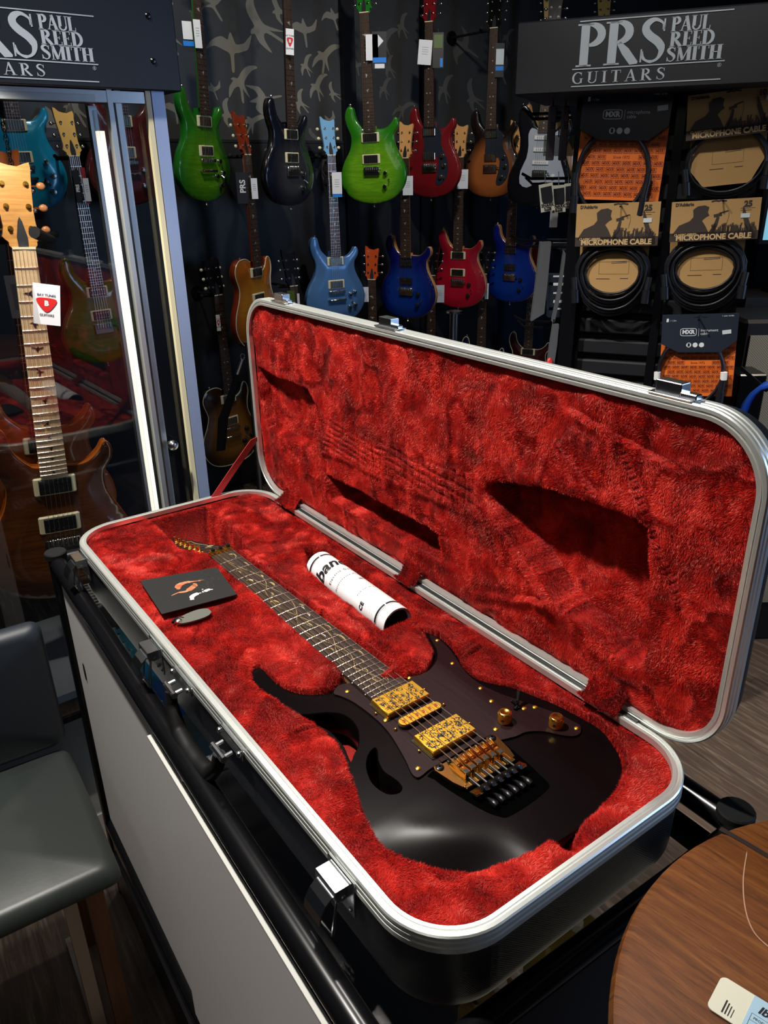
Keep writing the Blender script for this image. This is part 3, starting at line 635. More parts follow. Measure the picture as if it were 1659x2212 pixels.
def vine(mb, pts, w, T):
    P = spline(pts, 6, closed=False); n = len(P); mb.ribbon(P, [w*.72*(.5+.5*math.sin(PI*min(max(i/n, .05), .95))) for i in range(n)], T)
T = lambda x, y, z: (x, y, .00018-.0010*(y/hw(x))**2+.0002)
mb = MB()
vine(mb, [(.012, -.010), (.04, -.006), (.075, .001), (.105, .010), (.13, .012), (.152, .004), (.165, -.006)], .0016, T)
vine(mb, [(.04, -.009), (.08, -.004), (.12, -.002), (.16, .006), (.19, .013), (.22, .012), (.25, .002), (.27, -.010)], .0014, T)
vine(mb, [(.165, -.006), (.195, -.012), (.225, -.012), (.26, -.003), (.29, .006), (.315, .010), (.345, .006), (.37, -.006), (.395, -.015)], .0016, T)
vine(mb, [(.25, .002), (.275, -.012), (.30, -.016), (.33, -.012), (.36, -.001), (.39, .004), (.41, -.003), (.43, -.013)], .0013, T)
vine(mb, [(.395, -.015), (.415, -.012), (.435, -.004), (.455, .002), (.47, .004)], .0012, T)
for (x, y, L, a, w) in ((.014, .006, .020, .9, .008), (.022, .012, .012, -.6, .005), (.055, .012, .012, .5, .005), (.063, .015, .010, -.5, .004), (.075, -.012, .016, .2, .005), (.105, .018, .011, .7, .003), (.112, .015, .010, -.2, .003), (.115, -.013, .018, .9, .005), (.143, .013, .016, .3, .008), (.175, .0, .016, -.9, .005), (.2, -.016, .024, 1.1, .006), (.232, .017, .012, .4, .005), (.262, .013, .012, -.5, .005), (.285, -.008, .022, .9, .006), (.305, .016, .018, .2, .003), (.335, .013, .028, .35, .005), (.36, -.014, .014, .7, .004), (.385, .013, .022, .5, .004), (.41, .008, .012, -.4, .003), (.445, .015, .012, .6, .003), (.455, -.006, .012, .2, .003), (.462, .010, .010, 0, .0016), (.43, .000, .012, -.3, .002)):
    ca, sa = math.cos(a), math.sin(a); P = [(x+ca*L*t-sa*.25*L*math.sin(PI*t), y+sa*L*t*.5+ca*.15*L*math.sin(PI*t)) for t in [i/8 for i in range(9)]]; hwm = lambda p: (p[0], max(-hw(p[0])*.9, min(hw(p[0])*.9, p[1])))
    mb.ribbon([hwm(p) for p in P], [w*.62*math.sin(PI*min(.97, .12+.85*t/8))**.8 for t in range(9)], T)
hp_('vine_inlay', mb, mat('brass_inlay', (.62, .47, .20), .35, .55), fb, smooth=0, fix=False)
for x, y in ((.118, .014), (.12, -.006), (.185, -.003), (.245, .016), (.268, .012), (.295, -.004), (.33, .0)): mb = MB(); mb.ribbon([(x-.006, y-.001), (x, y+.001), (x+.005, y)], [.0003, .0013, .0003], T); hp_('pearl_inlay', mb, mat('pearl', (.75, .85, .88), .2, coat=.5), fb, smooth=0, fix=False)
for i in (3, 5, 7, 9, 12, 15, 17, 19, 21, 24): u = .648*(1-2**(-i/12))-.012; mb = MB(); mb.ball((u, -hw(u)-.0001, -.0036), .0011, 8); hp_('side_dot', mb, m_white, fb)
# strings
for i in range(6):
    a = -.0178+.00712*i; b = -.0265+.0106*i; mb = MB().tube([(-.004, a, .0016), (.30, a+(b-a)*.44, .0033), (.652, b, .0058)], [.00065, .00065, .00065] if i < 3 else .00042, 6)
    mb.tube([(-.004, a, .0016), (-.034-.0205*i, -.0235-.0008*i, -.0078-.0036*i)], .0004, 5); hp_('string', mb, mat('bronze_string', (.93, .74, .45), .3, 1.) if i < 3 else m_string)
# locking nut
mb = MB().box((-.007, 0, -.001), (.014, .044, .006), bev=.001); p = hp_('locking_nut', mb, m_gold)
for w in (-.0145, 0, .0145):
    hp_('clamp_block', MB().box((-.007, w, .0035), (.0125, .0115, .0045), bev=.001), m_gold, p); hp_('clamp_bolt', MB().lathe([(.0036, .0055), (.0036, .0095), (.0015, .0096), (.0015, .007), (0, .007)], (-.007, w, 0), n=12), m_rubber, p)
# headstock tilted back
th = math.radians(11); TH = Matrix.Translation((-.012, 0, -.005)) @ Matrix.Rotation(-th, 4, 'Y')
hs = spline([(0, -.0215), (-.012, -.0260), (-.022, -.0360), (-.036, -.0410), (-.060, -.0400), (-.110, -.0360), (-.150, -.0330), (-.168, -.0280), (-.176, -.0160), (-.150, -.0080), (-.110, .0020), (-.060, .0130), (-.030, .0230), (-.012, .0235), (0, .0215)], 3)
mb = MB().prism(ccw(hs), -.014, 0).xf(TH); hd = hp_('headstock', mb, m_herowood, smooth=30)
for i in range(6):
    x, y = -.034-.0205*i, -.0250-.0005*i
    mb = MB().lathe([(.0058, 0), (.0058, .0012), (.0042, .0022), (.0042, .004), (.0028, .005), (.0026, .0105), (.0034, .011), (.0034, .0135), (0, .0138)], (x, y, 0), n=14)
    mb.box((x, y-.004, -.019), (.013, .020, .009), bev=.002); mb.cyl((x, y-.012, -.019), (x, y-.026, -.019), .0025, n=8); mb.box((x, y-.032, -.019), (.016, .012, .006), bev=.0028).xf(TH); hp_('tuner', mb, m_gold)
mb = MB(); T2 = lambda x, y, z: TH @ Vector((x, y, .0003)); vine(mb, [(-.045, .004), (-.07, .004), (-.095, -.004), (-.12, -.006), (-.128, -.014), (-.115, -.018)], .0022, T2); mb.ribbon([(-.058, .010), (-.05, -.002)], [.010, .010], T2); hp_('headstock_inlay', mb, MATS['brass_inlay'], hd, smooth=0, fix=False)
m_herowood.node_tree.nodes['Principled BSDF'].inputs['Specular IOR Level'].default_value = .2
m_gblk = mat('black_nickel', (.004, .004, .005), .3, spec=.35)
# tremolo bridge
mb = MB().prism(ccw(spline([(.6290, -.047), (.6290, .047), (.640, .0530), (.712, .0470), (.728, .0360), (.730, -.0200), (.722, -.0330), (.700, -.0420), (.660, -.0500), (.640, -.0520)], 3)), -.0090, -.0079); hp_('recess_shade_plate', mb, mat('dead_black', (.001, .001, .001), 1., spec=0.), smooth=0)  # flat dead-black plate stands in for the shade inside the recess
m_redgold = mat('polished_gold', (1.0, .58, .17), .17, 1.)
mb = MB().box((.655, 0, -.0030), (.046, .076, .004), bev=.0008)
for s_ in (-1, 1): mb.prism(ccw([(.6310, s_*.0350), (.6310, s_*.0460), (.6360, s_*.0480), (.6620, s_*.0440), (.6740, s_*.0400), (.6740, s_*.0340)]), -.0065, -.0005); 
mb.box((.689, 0, -.0005), (.012, .078, .0035), Matrix.Rotation(-.35, 3, 'Y'), bev=.0006); br = hp_('tremolo_plate', mb, m_redgold)
for s_ in (-1, 1): hp_('pivot_stud', MB().lathe([(.005, -.008), (.005, .0005), (.0035, .0015), (.0015, .0015), (.0015, 0), (0, 0)], (.6360, s_*.0410, 0), n=16), m_gblk, br)
for i in range(6):
    w = -.0265+.0106*i; mb = MB(); d0 = .0015*abs(i-2.5)
    mb.box((.6465+d0, w, .0005), (.020, .0092, .005), bev=.0007).box((.6590+d0, w, .0032), (.0095, .0092, .0085), bev=.0008); mb.box((.6500+d0, w-.0038, .0045), (.020, .0014, .006), Matrix.Rotation(.25, 3, 'Y')).box((.6500+d0, w+.0038, .0045), (.020, .0014, .006), Matrix.Rotation(.25, 3, 'Y'))
    mb.cyl((.6500, w-.004, .0050), (.6500, w+.004, .0050), .0016, n=8); sd_ = hp_('saddle', mb, m_redgold, smooth=30)
    hp_('saddle_shade', MB().box((.6605+d0, w, .0071), (.0058, .0046, .0012)), m_ink, sd_, smooth=0)  # black patch on the saddle drawn as its shaded opening
    hp_('saddle_screw', MB().lathe([(.0027, 0), (.0027, .003), (.001, .0034), (0, .002)], (.6355+.0008*i % .003, w, -.001), n=10), m_gblk, sd_)
    hp_('clamp_screw', MB().cyl((.668, w, .001), (.694, w, .0015), .0017, n=8), m_gblk, sd_)
    mb = MB(); mb.lathe([(.0040, 0), (.0044, .001), (.0040, .007), (.0026, .009), (0, .009)], (.690, w, .0015), (.75, 0, .65), n=12)
    mb.lathe([(.0022, 0), (.0022, .012), (.0040, .016), (.0044, .021), (.0036, .024), (0, .0245)], (.690, w, -.004), (.98, 0, -.05), n=12); hp_('fine_tuner', mb, m_gblk)
# ================================================================ things lying in the case
def case_at(px, py, z):
    p = atz(px, py, CASE_O.z+z); return CM.inverted() @ p
# booklet
bl = [(.2529, .0268), (.2842, .1430), (.3851, .1303), (.3710, .0171)]
m_bk = mat('booklet_cover', (.016, .016, .016), .55, spec=.3)
bc = Vector((.3233, .0793, .0005)); bx = Vector((.1290-.0170, .0, 0))
BM = CM @ Matrix.Translation(bc)
bk = thing('booklet', 'dark grey booklet with an orange curved emblem on the red plush beside the fretboard', 'booklet', BM)
P = [(p[0]-bc.x, p[1]-bc.y) for p in bl]
mb = MB().prism(ccw(P), 0, .0022); cov = mb.build('cover', m_bk, bk, smooth=0)
# local axes of the printed side: s to the right of the picture, t up
e_s = (Vector(P[2])-Vector(P[1])); e_r = Vector(P[1])-Vector(P[0])
def bt(s, t):  # s,t in 0..1 : s along photo right, t up
    a = Vector(P[0]).lerp(Vector(P[3]), 0); q = Vector(P[0])*(1-s)*(t)+Vector(P[1])*s*t+Vector(P[2])*s*(1-t)+Vector(P[3])*(1-s)*(1-t); return (q.x, q.y, .0025)
TB = lambda x, y, z=0: bt(x, y)
mb = MB(); mb.ribbon(spline([(.37, .53), (.40, .64), (.50, .69), (.62, .67), (.74, .66)], 5, False), [.01]+[.05]*2+[.085]*6+[.065]*4+[.035]*6+[.01]*2, TB)
mb.ribbon(spline([(.24, .40), (.34, .44), (.44, .43), (.54, .50), (.60, .57), (.57, .60)], 5, False), [.01]*2+[.02]*4+[.045]*6+[.085]*7+[.055]*6+[.01], TB); mb.build('emblem', grain('emblem_print', (.55, .07, .02), (.55, .30, .14), (1, 1, 1), 90, .5), bk, smooth=0, fix=False)
mb = MB(); mb.ribbon(spline([(.44, .16), (.47, .25), (.54, .29), (.60, .29)], 5, False), [.05]*4+[.07]*8+[.02]*4, TB); mb.ribbon([(.625, .29), (.635, .33)], [.025, .03], TB); mb.ribbon(spline([(.645, .30), (.70, .33), (.76, .31)], 4, False), [.02]+[.06]*5+[.02]*3, TB)
mb.ribbon([(.64, .37), (.648, .39)], .02, TB); mb.build('title', m_white, bk, smooth=0, fix=False)
mb = MB(); rg = random.Random(4)
for k in range(7):
    cx, cy = rg.uniform(.6, .9), rg.uniform(.45, .9); mb.ribbon([(cx+.12*math.cos(a/3)*(.6+.4*math.sin(a)), cy+.2*math.sin(a/3)) for a in range(0, 15)], .006, TB)
mb.build('faint_pattern', mat('faint_grey', (.035, .035, .035), .5), bk, smooth=0, fix=False)
# leather tag with chrome ring
tgc = Vector((.4000, .0535, -.004)); tg = thing('leather_tag', 'grey oval leather tag with a chrome button, just below the dark booklet', 'tag', CM @ Matrix.Translation(tgc) @ Matrix.Rotation(math.radians(92), 4, 'Z'))
mb = MB().prism(ccw(spline([(-.026, -.004), (-.018, -.0100), (0, -.0135), (.016, -.0130), (.0245, -.007), (.0255, 0), (.0240, .007), (.014, .0120), (0, .0125), (-.018, .009), (-.026, .004)], 4)), 0.002, .0045); mb.build('leather', mat('grey_leather', (.11, .115, .095), .6), tg)
mb = MB().lathe([(.005, .004), (.005, .0062), (.003, .0078), (0, .0082)], (-.0235, .0, .0), n=14); mb.build('button', m_chrome, tg); mb = MB().tube([(-.022+.008*math.cos(t*PI/8), .004+.006*math.sin(t*PI/8), .003) for t in range(9)], .0022, 6); mb.build('loop', m_rubber, tg)
# rolled manual
ra = Vector((.345, .300, -.020)); rb = Vector((.574, .294, -.018)); axd = (rb-ra).normalized(); RL = (rb-ra).length; R0 = .0262
sidev = Vector((0, 1, 0)); sidev = (sidev-axd*sidev.dot(axd)).normalized(); upv = axd.cross(sidev)
if upv.z < 0: upv = -upv
RM = CM @ frame(ra, axd, sidev, upv)
roll = thing('rolled_manual', 'white rolled instruction sheet with black print, tucked into the plush beside the neck', 'rolled paper', RM)
mb = MB(); n = 72; turns = 2.3; x1 = RL
for i in range(n+1):
    a = turns*2*PI*i/n; r = R0-.0032*i/n-(.0 if i > 6 else 0); mb.v += [(0+.0005*math.sin(a), r*math.cos(a+.5), r*math.sin(a+.5)), (x1, r*math.cos(a+.5), r*math.sin(a+.5))]
mb.f = [(2*i, 2*i+1, 2*i+3, 2*i+2) for i in range(n)]; mb.mi = [0]*n; mb.build('sheet', mat('bright_paper', (.92, .92, .93), .45), roll, smooth=60, fix=False)
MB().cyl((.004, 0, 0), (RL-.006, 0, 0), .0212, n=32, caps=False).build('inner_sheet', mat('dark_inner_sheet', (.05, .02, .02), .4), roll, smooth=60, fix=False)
RP = R0+.0003
def TR(x, y, z=0): a = y/RP; return (x, RP*math.cos(a), RP*math.sin(a))   # x along the roll, y round it (0 = hinge side, PI/2*R = top)
mb = MB()
for x, w in ((.014, .0030), (.0175, .0005), (RL-.0225, .0030), (RL-.0185, .0005)):
    for a0, a1 in ((.25, 1.78), (1.86, 3.1)): mb.ribbon([(x, RP*(a0+(a1-a0)*i/16)) for i in range(17)], w, lambda xx, yy, z=0: TR(xx, yy))
def rtext(body, size, x, y, **k):
    vs, fs = text_mesh(body, size, lambda a, b: TR(x-b, y-a), **k); mb.add(vs, [tuple(f) for f in fs])
rtext('Ibanez', .034, .048, RP*1.85, bold=.0009, shear=.25); rtext('Electric Guitar', .0075, .078, RP*1.75, spacing=1.3); rtext('Maintenance Manual', .0055, .098, RP*1.80, spacing=1.4)
rtext('CE', .011, .168, RP*2.75, bold=.0003); rtext('FOR USE IN EU', .004, .150, RP*1.7, spacing=1.4); rtext('-  -  -  -', .005, .140, RP*1.2); rtext('lilil', .008, .118, RP*1.25)
for k in range(4): rtext('- - -- - -- -', .0035, .178+.006*k, RP*2.55)
mb.build('print', m_ink, roll, smooth=0, fix=False)
# ================================================================ room shell
def struct(name, mb, m, parent=None, **k):
    o = mb.build(name, m, parent, smooth=0, **k); 
    if parent is None: o['kind'] = 'structure'
    return o
m_floor = mat('plank_floor', (.08, .06, .05), .5, spec=.3); t_ = NT(m_floor)
v_ = t_.coord((1, 1, 1), (0, 0, math.radians(57)))
bk_ = t_.n('ShaderNodeTexBrick'); bk_.offset = .43; bk_.inputs['Scale'].default_value = 1; bk_.inputs['Brick Width'].default_value = 1.1; bk_.inputs['Row Height'].default_value = .155; bk_.inputs['Mortar Size'].default_value = .0025
bk_.inputs['Color1'].default_value = (.055, .040, .033, 1); bk_.inputs['Color2'].default_value = (.15, .115, .090, 1); bk_.inputs['Mortar'].default_value = (.015, .01, .01, 1); t_.l(v_, bk_.inputs['Vector'])
mp_ = t_.n('ShaderNodeMapping'); mp_.inputs['Scale'].default_value = (1.2, 14, 1); t_.l(v_, mp_.inputs['Vector'])
n1_ = t_.noise(mp_.outputs[0], 5, 6, .65, .6); n2_ = t_.noise(v_, 2.2, 3, .6)
c_ = t_.mix(.62, bk_.outputs[0], t_.ramp(n1_, [(.34, (.018, .012, .010)), (.52, (.10, .070, .052)), (.68, (.36, .27, .19))])); c_ = t_.mix(t_.ramp(n2_, [(.35, (0, 0, 0)), (.7, (.8, .8, .8))]), c_, (.10, .065, .045)); t_.l(c_, t_.b.inputs['Base Color'])
struct('floor', MB().box((.3, 2.6, -.05), (8.4, 10.6, .1)), m_floor)
m_ceil = mat('ceiling_black', (.02, .02, .022), .8)
struct('ceiling', MB().box((.3, 2.6, 3.15), (8.4, 10.6, .1)), m_ceil)
m_dark = mat('wall_dark', (.022, .022, .026), .55)
struct('wall_left', MB().box((-3.85, 2.6, 1.55), (.1, 10.6, 3.1)), m_dark)
struct('wall_right', MB().box((4.45, 2.6, 1.55), (.1, 10.6, 3.1)), m_dark)
struct('wall_front', MB().box((.3, -2.65, 1.55), (8.4, .1, 3.1)), m_dark)
struct('wall_rear', MB().box((.3, 7.85, 1.55), (8.4, .1, 3.1)), m_dark)
# the guitar wall runs away to the right
WD = Vector((.78, .625, 0)).normalized(); WN = Vector((WD.y, -WD.x, 0)); WP = Vector((-.14, 4.42, 0))
def wl(s, z, d=0.): return WP+WD*s+Vector((0, 0, z))+WN*d
m_wall = mat('charcoal_wallpaper', (.050, .052, .052), .45); t_ = NT(m_wall); n_ = t_.noise(t_.coord(), 3, 4); t_.l(t_.ramp(n_, [(.3, (.028, .029, .030)), (.7, (.046, .047, .047))]), t_.b.inputs['Base Color'])
m_navy = mat('navy_panel', (.010, .017, .040), .5)
WM = frame(WP, WD, -WN, Vector((0, 0, 1)))
mb = MB().box((0, .05, 1.55), (9.0, .1, 3.1)); gw = mb.build('wall_back', m_wall, smooth=0); gw.matrix_world = WM; gw['kind'] = 'structure'
mb = MB().box((0, -.004, .845), (9, .008, 1.68)); lo = mb.build('lower_wall_shade', mat('lower_wall_shade', (.010, .011, .014), .5), gw, smooth=0)  # darker colour carries the weaker light on the lower wall
def wpix(px, py, d=0.):
    p = onplane(px, py, wl(0, 0, d), WN); q = p-WP; return (q.dot(WD), p.z)
for px0, px1, z0, z1 in ((738, 765, 0., 3.1), (905, 925, 0, 3.1)):
    s0 = wpix(px0, 250)[0]; s1 = wpix(px1, 250)[0]; MB().box(((s0+s1)/2, -.012, (z0+z1)/2), (s1-s0, .024, z1-z0)).build('pilaster', m_blackmatte, gw, smooth=0)
s0, z0 = wpix(380, 300); s1, _ = wpix(1110, 300); MB().box(((s0+s1)/2-1, -.005, 1.69), (s1-s0+4, .012, .012)).build('seam_strip', m_ink, gw, smooth=0)
s0 = wpix(1120, 500)[0]; MB().box((s0+.05, -.010, .9), (.5, .006, 1.4)).build('navy_panel', m_navy, gw, smooth=0)
# swallow silhouettes printed on the wallpaper
SW1 = [(0, .45), (.06, .30), (.12, .12), (.22, .10), (.38, .16), (.5, .30), (.62, .42), (.5, .0), (.35, -.10), (.2, -.16), (.07, -.2), (.05, -.45), (.03, -.75), (-.04, -.75), (-.05, -.4), (-.08, -.2), (-.25, -.1), (-.5, .0), (-.75, -.12), (-.6, .12), (-.4, .27), (-.25, .30), (-.1, .22), (-.06, .34)]
SW2 = [(-.35, .05), (-.25, .12), (-.10, .10), (.05, .35), (.25, .55), (.52, .60), (.62, .52), (.42, .40), (.25, .20), (.12, -.05), (.15, -.25), (.28, -.62), (.10, -.38), (.05, -.30), (.06, -.80), (-.02, -.75), (-.06, -.25), (-.25, -.3), (-.45, -.65), (-.42, -.25), (-.28, -.02)]
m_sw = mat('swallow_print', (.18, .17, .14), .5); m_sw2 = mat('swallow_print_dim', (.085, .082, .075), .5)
rg = random.Random(3)
BIRDS = [(500, 102, 40, SW1, 0), (425, 30, 26, SW2, 0), (520, 175, 34, SW2, 0), (560, 55, 45, SW2, 1), (657, 63, 30, SW1, .1), (660, 140, 20, SW2, .3), (702, 120, 32, SW2, -.2), (685, 185, 26, SW2, .1), (718, 200, 18, SW2, .9), (648, 220, 22, SW2, .6), (565, 215, 34, SW1, 1.8),
   (460, 192, 18, SW1, .3), (490, 245, 24, SW2, .7), (546, 262, 26, SW2, -.5), (380, 235, 24, SW1, 0), (720, 35, 24, SW1, .3), (770, 140, 20, SW1, .2), (830, 90, 34, SW2, 0), (868, 55, 24, SW2, .4), (830, 190, 22, SW2, .2), (870, 235, 26, SW2, -.4), (840, 145, 22, SW2, .5),
   (1000, 100, 40, SW1, 1.1), (960, 190, 30, SW2, .2), (1020, 210, 36, SW2, .9), (1080, 150, 34, SW1, .5), (1095, 80, 22, SW2, 0), (350, 60, 40, SW2, .4), (455, 5, 30, SW1, .5), (600, 20, 26, SW2, .9), (710, 262, 22, SW1, .6), (685, 300, 22, SW2, 1.4), (585, 320, 30, SW2, .5), (690, 365, 20, SW2, .2), (120, 262, 40, SW1, .4), (160, 230, 30, SW2, .3)]
mbA = MB(); mbB = MB()
for i, (px, py, r, shp, ro) in enumerate(BIRDS):
    s, z = wpix(px, py); sc = r*3.9/1823*1.5; c, n = math.cos(ro), math.sin(ro)
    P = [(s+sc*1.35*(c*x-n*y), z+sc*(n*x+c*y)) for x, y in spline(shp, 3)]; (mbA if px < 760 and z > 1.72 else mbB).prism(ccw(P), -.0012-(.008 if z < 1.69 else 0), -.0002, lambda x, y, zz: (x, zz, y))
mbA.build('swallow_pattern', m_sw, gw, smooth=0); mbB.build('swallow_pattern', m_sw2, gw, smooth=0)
# ================================================================ serif lettering for the signs
def glyph(ch):
    """strokes in a 1-high box -> (width, [(pts, widths)])"""
    B, t, S = .20, .055, .04
    def stem(x, w=B, y0=0, y1=1, sf=(1, 1), sw=.16):
        r = [([(x, y0), (x, y1)], w)]
        if sf[0]: r.append(([(x-w/2-sw/2, y0+S/2), (x+w/2+sw/2, y0+S/2)], S))
        if sf[1]: r.append(([(x-w/2-sw/2, y1-S/2), (x+w/2+sw/2, y1-S/2)], S))
        return r
    def arc(cx, cy, rx, ry, a0, a1, w0, w1, n=14, pw=1.):
        P = []; Wd = []
        for i in range(n+1):
            a = math.radians(a0+(a1-a0)*i/n); P.append((cx+rx*math.cos(a), cy+ry*math.sin(a))); Wd.append(w0+(w1-w0)*abs(math.cos(a))**pw)
        return (P, Wd)
    if ch == 'I': return .42, stem(.21)
    if ch == 'P': return .70, stem(.20)+[arc(.28, .735, .30, .24, 90, -90, t, B)]
    if ch == 'R': return .84, stem(.20)+[arc(.28, .745, .28, .23, 90, -90, t, B), ([(.34, .50), (.50, .30), (.68, .06), (.80, .02)], [.10, .19, .19, .05])]
    if ch == 'S': return .64, [(spline([(.52, .74), (.50, .88), (.33, .975), (.17, .90), (.13, .76), (.23, .62), (.42, .47), (.52, .30), (.46, .10), (.30, .025), (.14, .10), (.09, .27)], 4, False), [.05, .05, .05, .05, .05, .055]+[.06, .07, .08, .10]+[.12, .14, .15, .16]+[.18]*14+[.15, .13, .11, .09]+[.07, .06, .055, .05]*3)[0:2], ([(.535, .70), (.535, .98)], .035), ([(.075, .02), (.075, .32)], .035)]
    if ch == 'A': return .84, [([(.14, 0), (.42, 1)], t+.02), ([(.41, 1), (.70, 0)], B), ([(.24, .32), (.60, .32)], t), ([(.02, S/2), (.27, S/2)], S), ([(.53, S/2), (.87, S/2)], S)]
    if ch == 'U': return .80, stem(.20, B, .28, 1, (0, 1))+stem(.66, t+.01, .28, 1, (0, 1))+[arc(.39, .30, .25, .27, 180, 360, t+.02, .12)]
    if ch == 'L': return .64, stem(.20)+[([(.2, S/2), (.58, S/2)], S+.01), ([(.585, .0), (.60, .26)], .04)]
    if ch == 'E': return .64, stem(.20)+[([(.2, S/2), (.56, S/2)], S+.01), ([(.575, .0), (.59, .24)], .04), ([(.2, 1-S/2), (.54, 1-S/2)], S+.01), ([(.555, .78), (.555, 1)], .04), ([(.2, .51), (.44, .51)], S), ([(.455, .40), (.455, .62)], .035)]
    if ch == 'D': return .82, stem(.20)+[arc(.28, .50, .42, .475, 90, -90, t, B)]
    if ch == 'M': return 1.0, stem(.16, t+.01)+[([(.18, .98), (.46, .06)], B-.02), ([(.46, .06), (.78, .98)], t+.01)]+stem(.82, B)
    if ch == 'T': return .72, stem(.36, B, 0, 1, (1, 0))+[([(.05, 1-S/2), (.67, 1-S/2)], S+.01), ([(.055, .76), (.055, 1)], .04), ([(.665, .76), (.665, 1)], .04)]
    if ch == 'H': return .86, stem(.20)+stem(.66)+[([(.2, .51), (.66, .51)], t)]
    if ch == 'G': return .84, [arc(.44, .5, .33, .475, 50, 310, t, B), ([(.68, .06), (.68, .42)], .14), ([(.56, .43), (.80, .43)], S), ([(.69, .70), (.69, .96)], .04)]
    return .4, []
def serif(mb, text, x0, x1, y0, y1, T, track=.0, thin=1.):
    G = [glyph(c) for c in text]; tot = sum(g[0] for g in G)+track*(len(G)-1); sx = (x1-x0)/tot; h = y1-y0; x = x0
    for w, st in G:
        for P, wd in st:
            Q = [(x+p[0]*sx, y0+p[1]*h) for p in P]; k = (sx+h)/2*thin; ws = [q*k for q in wd[:len(Q)]]+[wd[-1]*k]*(len(Q)-len(wd)) if hasattr(wd, '__len__') else wd*k
            if not hasattr(wd, '__len__') and abs(P[0][0]-P[-1][0]) < .02: ws = wd*sx*thin  # upright strokes keep their own proportion
            elif not hasattr(wd, '__len__') and abs(P[0][1]-P[-1][1]) < .02: ws = wd*h*1.0
            mb.ribbon(Q, ws, T)
        x += (w+track)*sx
def logo(T, parent, a=2.35):
    """a = width / height of the sign's printed area; x in 0..a, y in 0..1"""
    m = mat('sign_silver_letters', (.42, .47, .52), .5, es=.0); mb = MB(); f = .272
    for y, x0, x1 in ((.994, .03, 1.0), (f, .0, .985), (.006, 0., .975)): mb.ribbon([(a*x0, y), (a*x1, y)], .018, T)
    serif(mb, 'PRS', a*.015, a*.615, f+.035, .955, T, -.05); 
    serif(mb, 'PAUL', a*.625, a*.870, .745, .955, T, -.05, 1.15); serif(mb, 'REED', a*.625, a*.905, .525, .735, T, -.03, 1.15); serif(mb, 'SMITH', a*.615, a*.965, .305, .515, T, -.03, 1.15)
    serif(mb, 'GUITARS', a*.0, a*.625, .045, .225, T, .22, .8)
    mb.ribbon([(a*.955+.028*math.cos(t*PI/6), .215+.028*math.sin(t*PI/6)) for t in range(13)], .005, T); serif(mb, 'R', a*.955-.013, a*.955+.015, .200, .230, T)
    return mb.build('lettering', m, parent, smooth=0, fix=False)
# ================================================================ right accessory rack with its sign
m_sign = mat('sign_board', (.007, .0085, .014), .5)
RA = at(1245, 187, 1.95); RA.z = 0; RD = Vector((math.cos(math.radians(-22)), math.sin(math.radians(-22)), 0)); RN = Vector((RD.y, -RD.x, 0))  # toward the camera
def rk(px, py, d=0.):
    p = onplane(px, py, RA+RN*d, RN); return ((p-RA).dot(RD), p.z)
RKM = frame(RA, RD, -RN, Vector((0, 0, 1)))
rack = thing('display_rack', 'black floor rack of slatted panels under the right-hand silver-lettered sign', 'display rack', RKM @ Matrix.Translation((.25, .1, 0)))
RO = Matrix.Translation((-.25, -.1, 0))
sL = rk(1243, 300)[0]; sR = rk(1655, 300)[0]; zT = rk(1240, 196)[1]
mb = MB().box(((sL+sR)/2, .10, zT/2+.02), (sR-sL, .03, zT)); 
mb.xf(RO); mb.build('back_panel', m_blackmatte, rack, smooth=0)
for s in (sL+.012, sR-.02): MB().box((s, .085, zT/2+.02), (.035, .13, zT)).xf(RO).build('upright', m_black, rack, smooth=0)
MB().box(((sL+sR)/2, .30, .04), (sR-sL+.1, .5, .08)).xf(RO).build('foot', m_black, rack, smooth=0)
m_slat = mat('slat_black', (.014, .014, .017), .4)
for i in range(26): MB().box(((sL+sR)/2, .072, .30+i*.052), (sR-sL-.07, .026, .036), bev=.004).xf(RO).build('slat', m_slat, rack, smooth=20)
MB().box((rk(1438, 500)[0], .07, zT/2), (.02, .05, zT)).xf(RO).build('centre_upright', m_black, rack, smooth=0)
hl, hr = rk(1118, 45, .12)[0], rk(1659, 30, .12)[0]+.25; zb = (rk(1245, 197, .12)[1]+rk(1600, 186, .12)[1])/2; zt_ = (rk(1245, 37, .12)[1]+rk(1600, 9, .12)[1])/2
SGM = RKM @ Matrix.Translation(((hl+hr)/2, .01, zb))
sign = thing('shop_sign', 'black box sign with silver lettering and ruled lines on top of the right-hand rack', 'sign', SGM)
so = -(hl+hr)/2
MB().box((0, .04, (zt_-zb)/2), (hr-hl, .34, zt_-zb), bev=.003).build('sign_box', m_sign, sign, smooth=0)
MB().box((0, .25, -.02), (.5, .04, .04)).build('bracket', m_black, sign, smooth=0)
l0, lz1 = rk(1243, 47, .125); l1, _ = rk(1587, 17, .125); _, lz0 = rk(1240, 187, .125); _, lz0b = rk(1565, 171, .125); lz0 = (lz0+lz0b)/2; _, lzt = rk(1587, 17, .125); lz1 = (lz1+lzt)/2; hh = lz1-lz0
# sign face sits .25 in front of the uprights
LA = (l1-l0)/hh
logo(lambda x, y, z=0: (so+l0+x*hh+.0*y, -.1315, lz0-zb+y*hh), sign, LA)
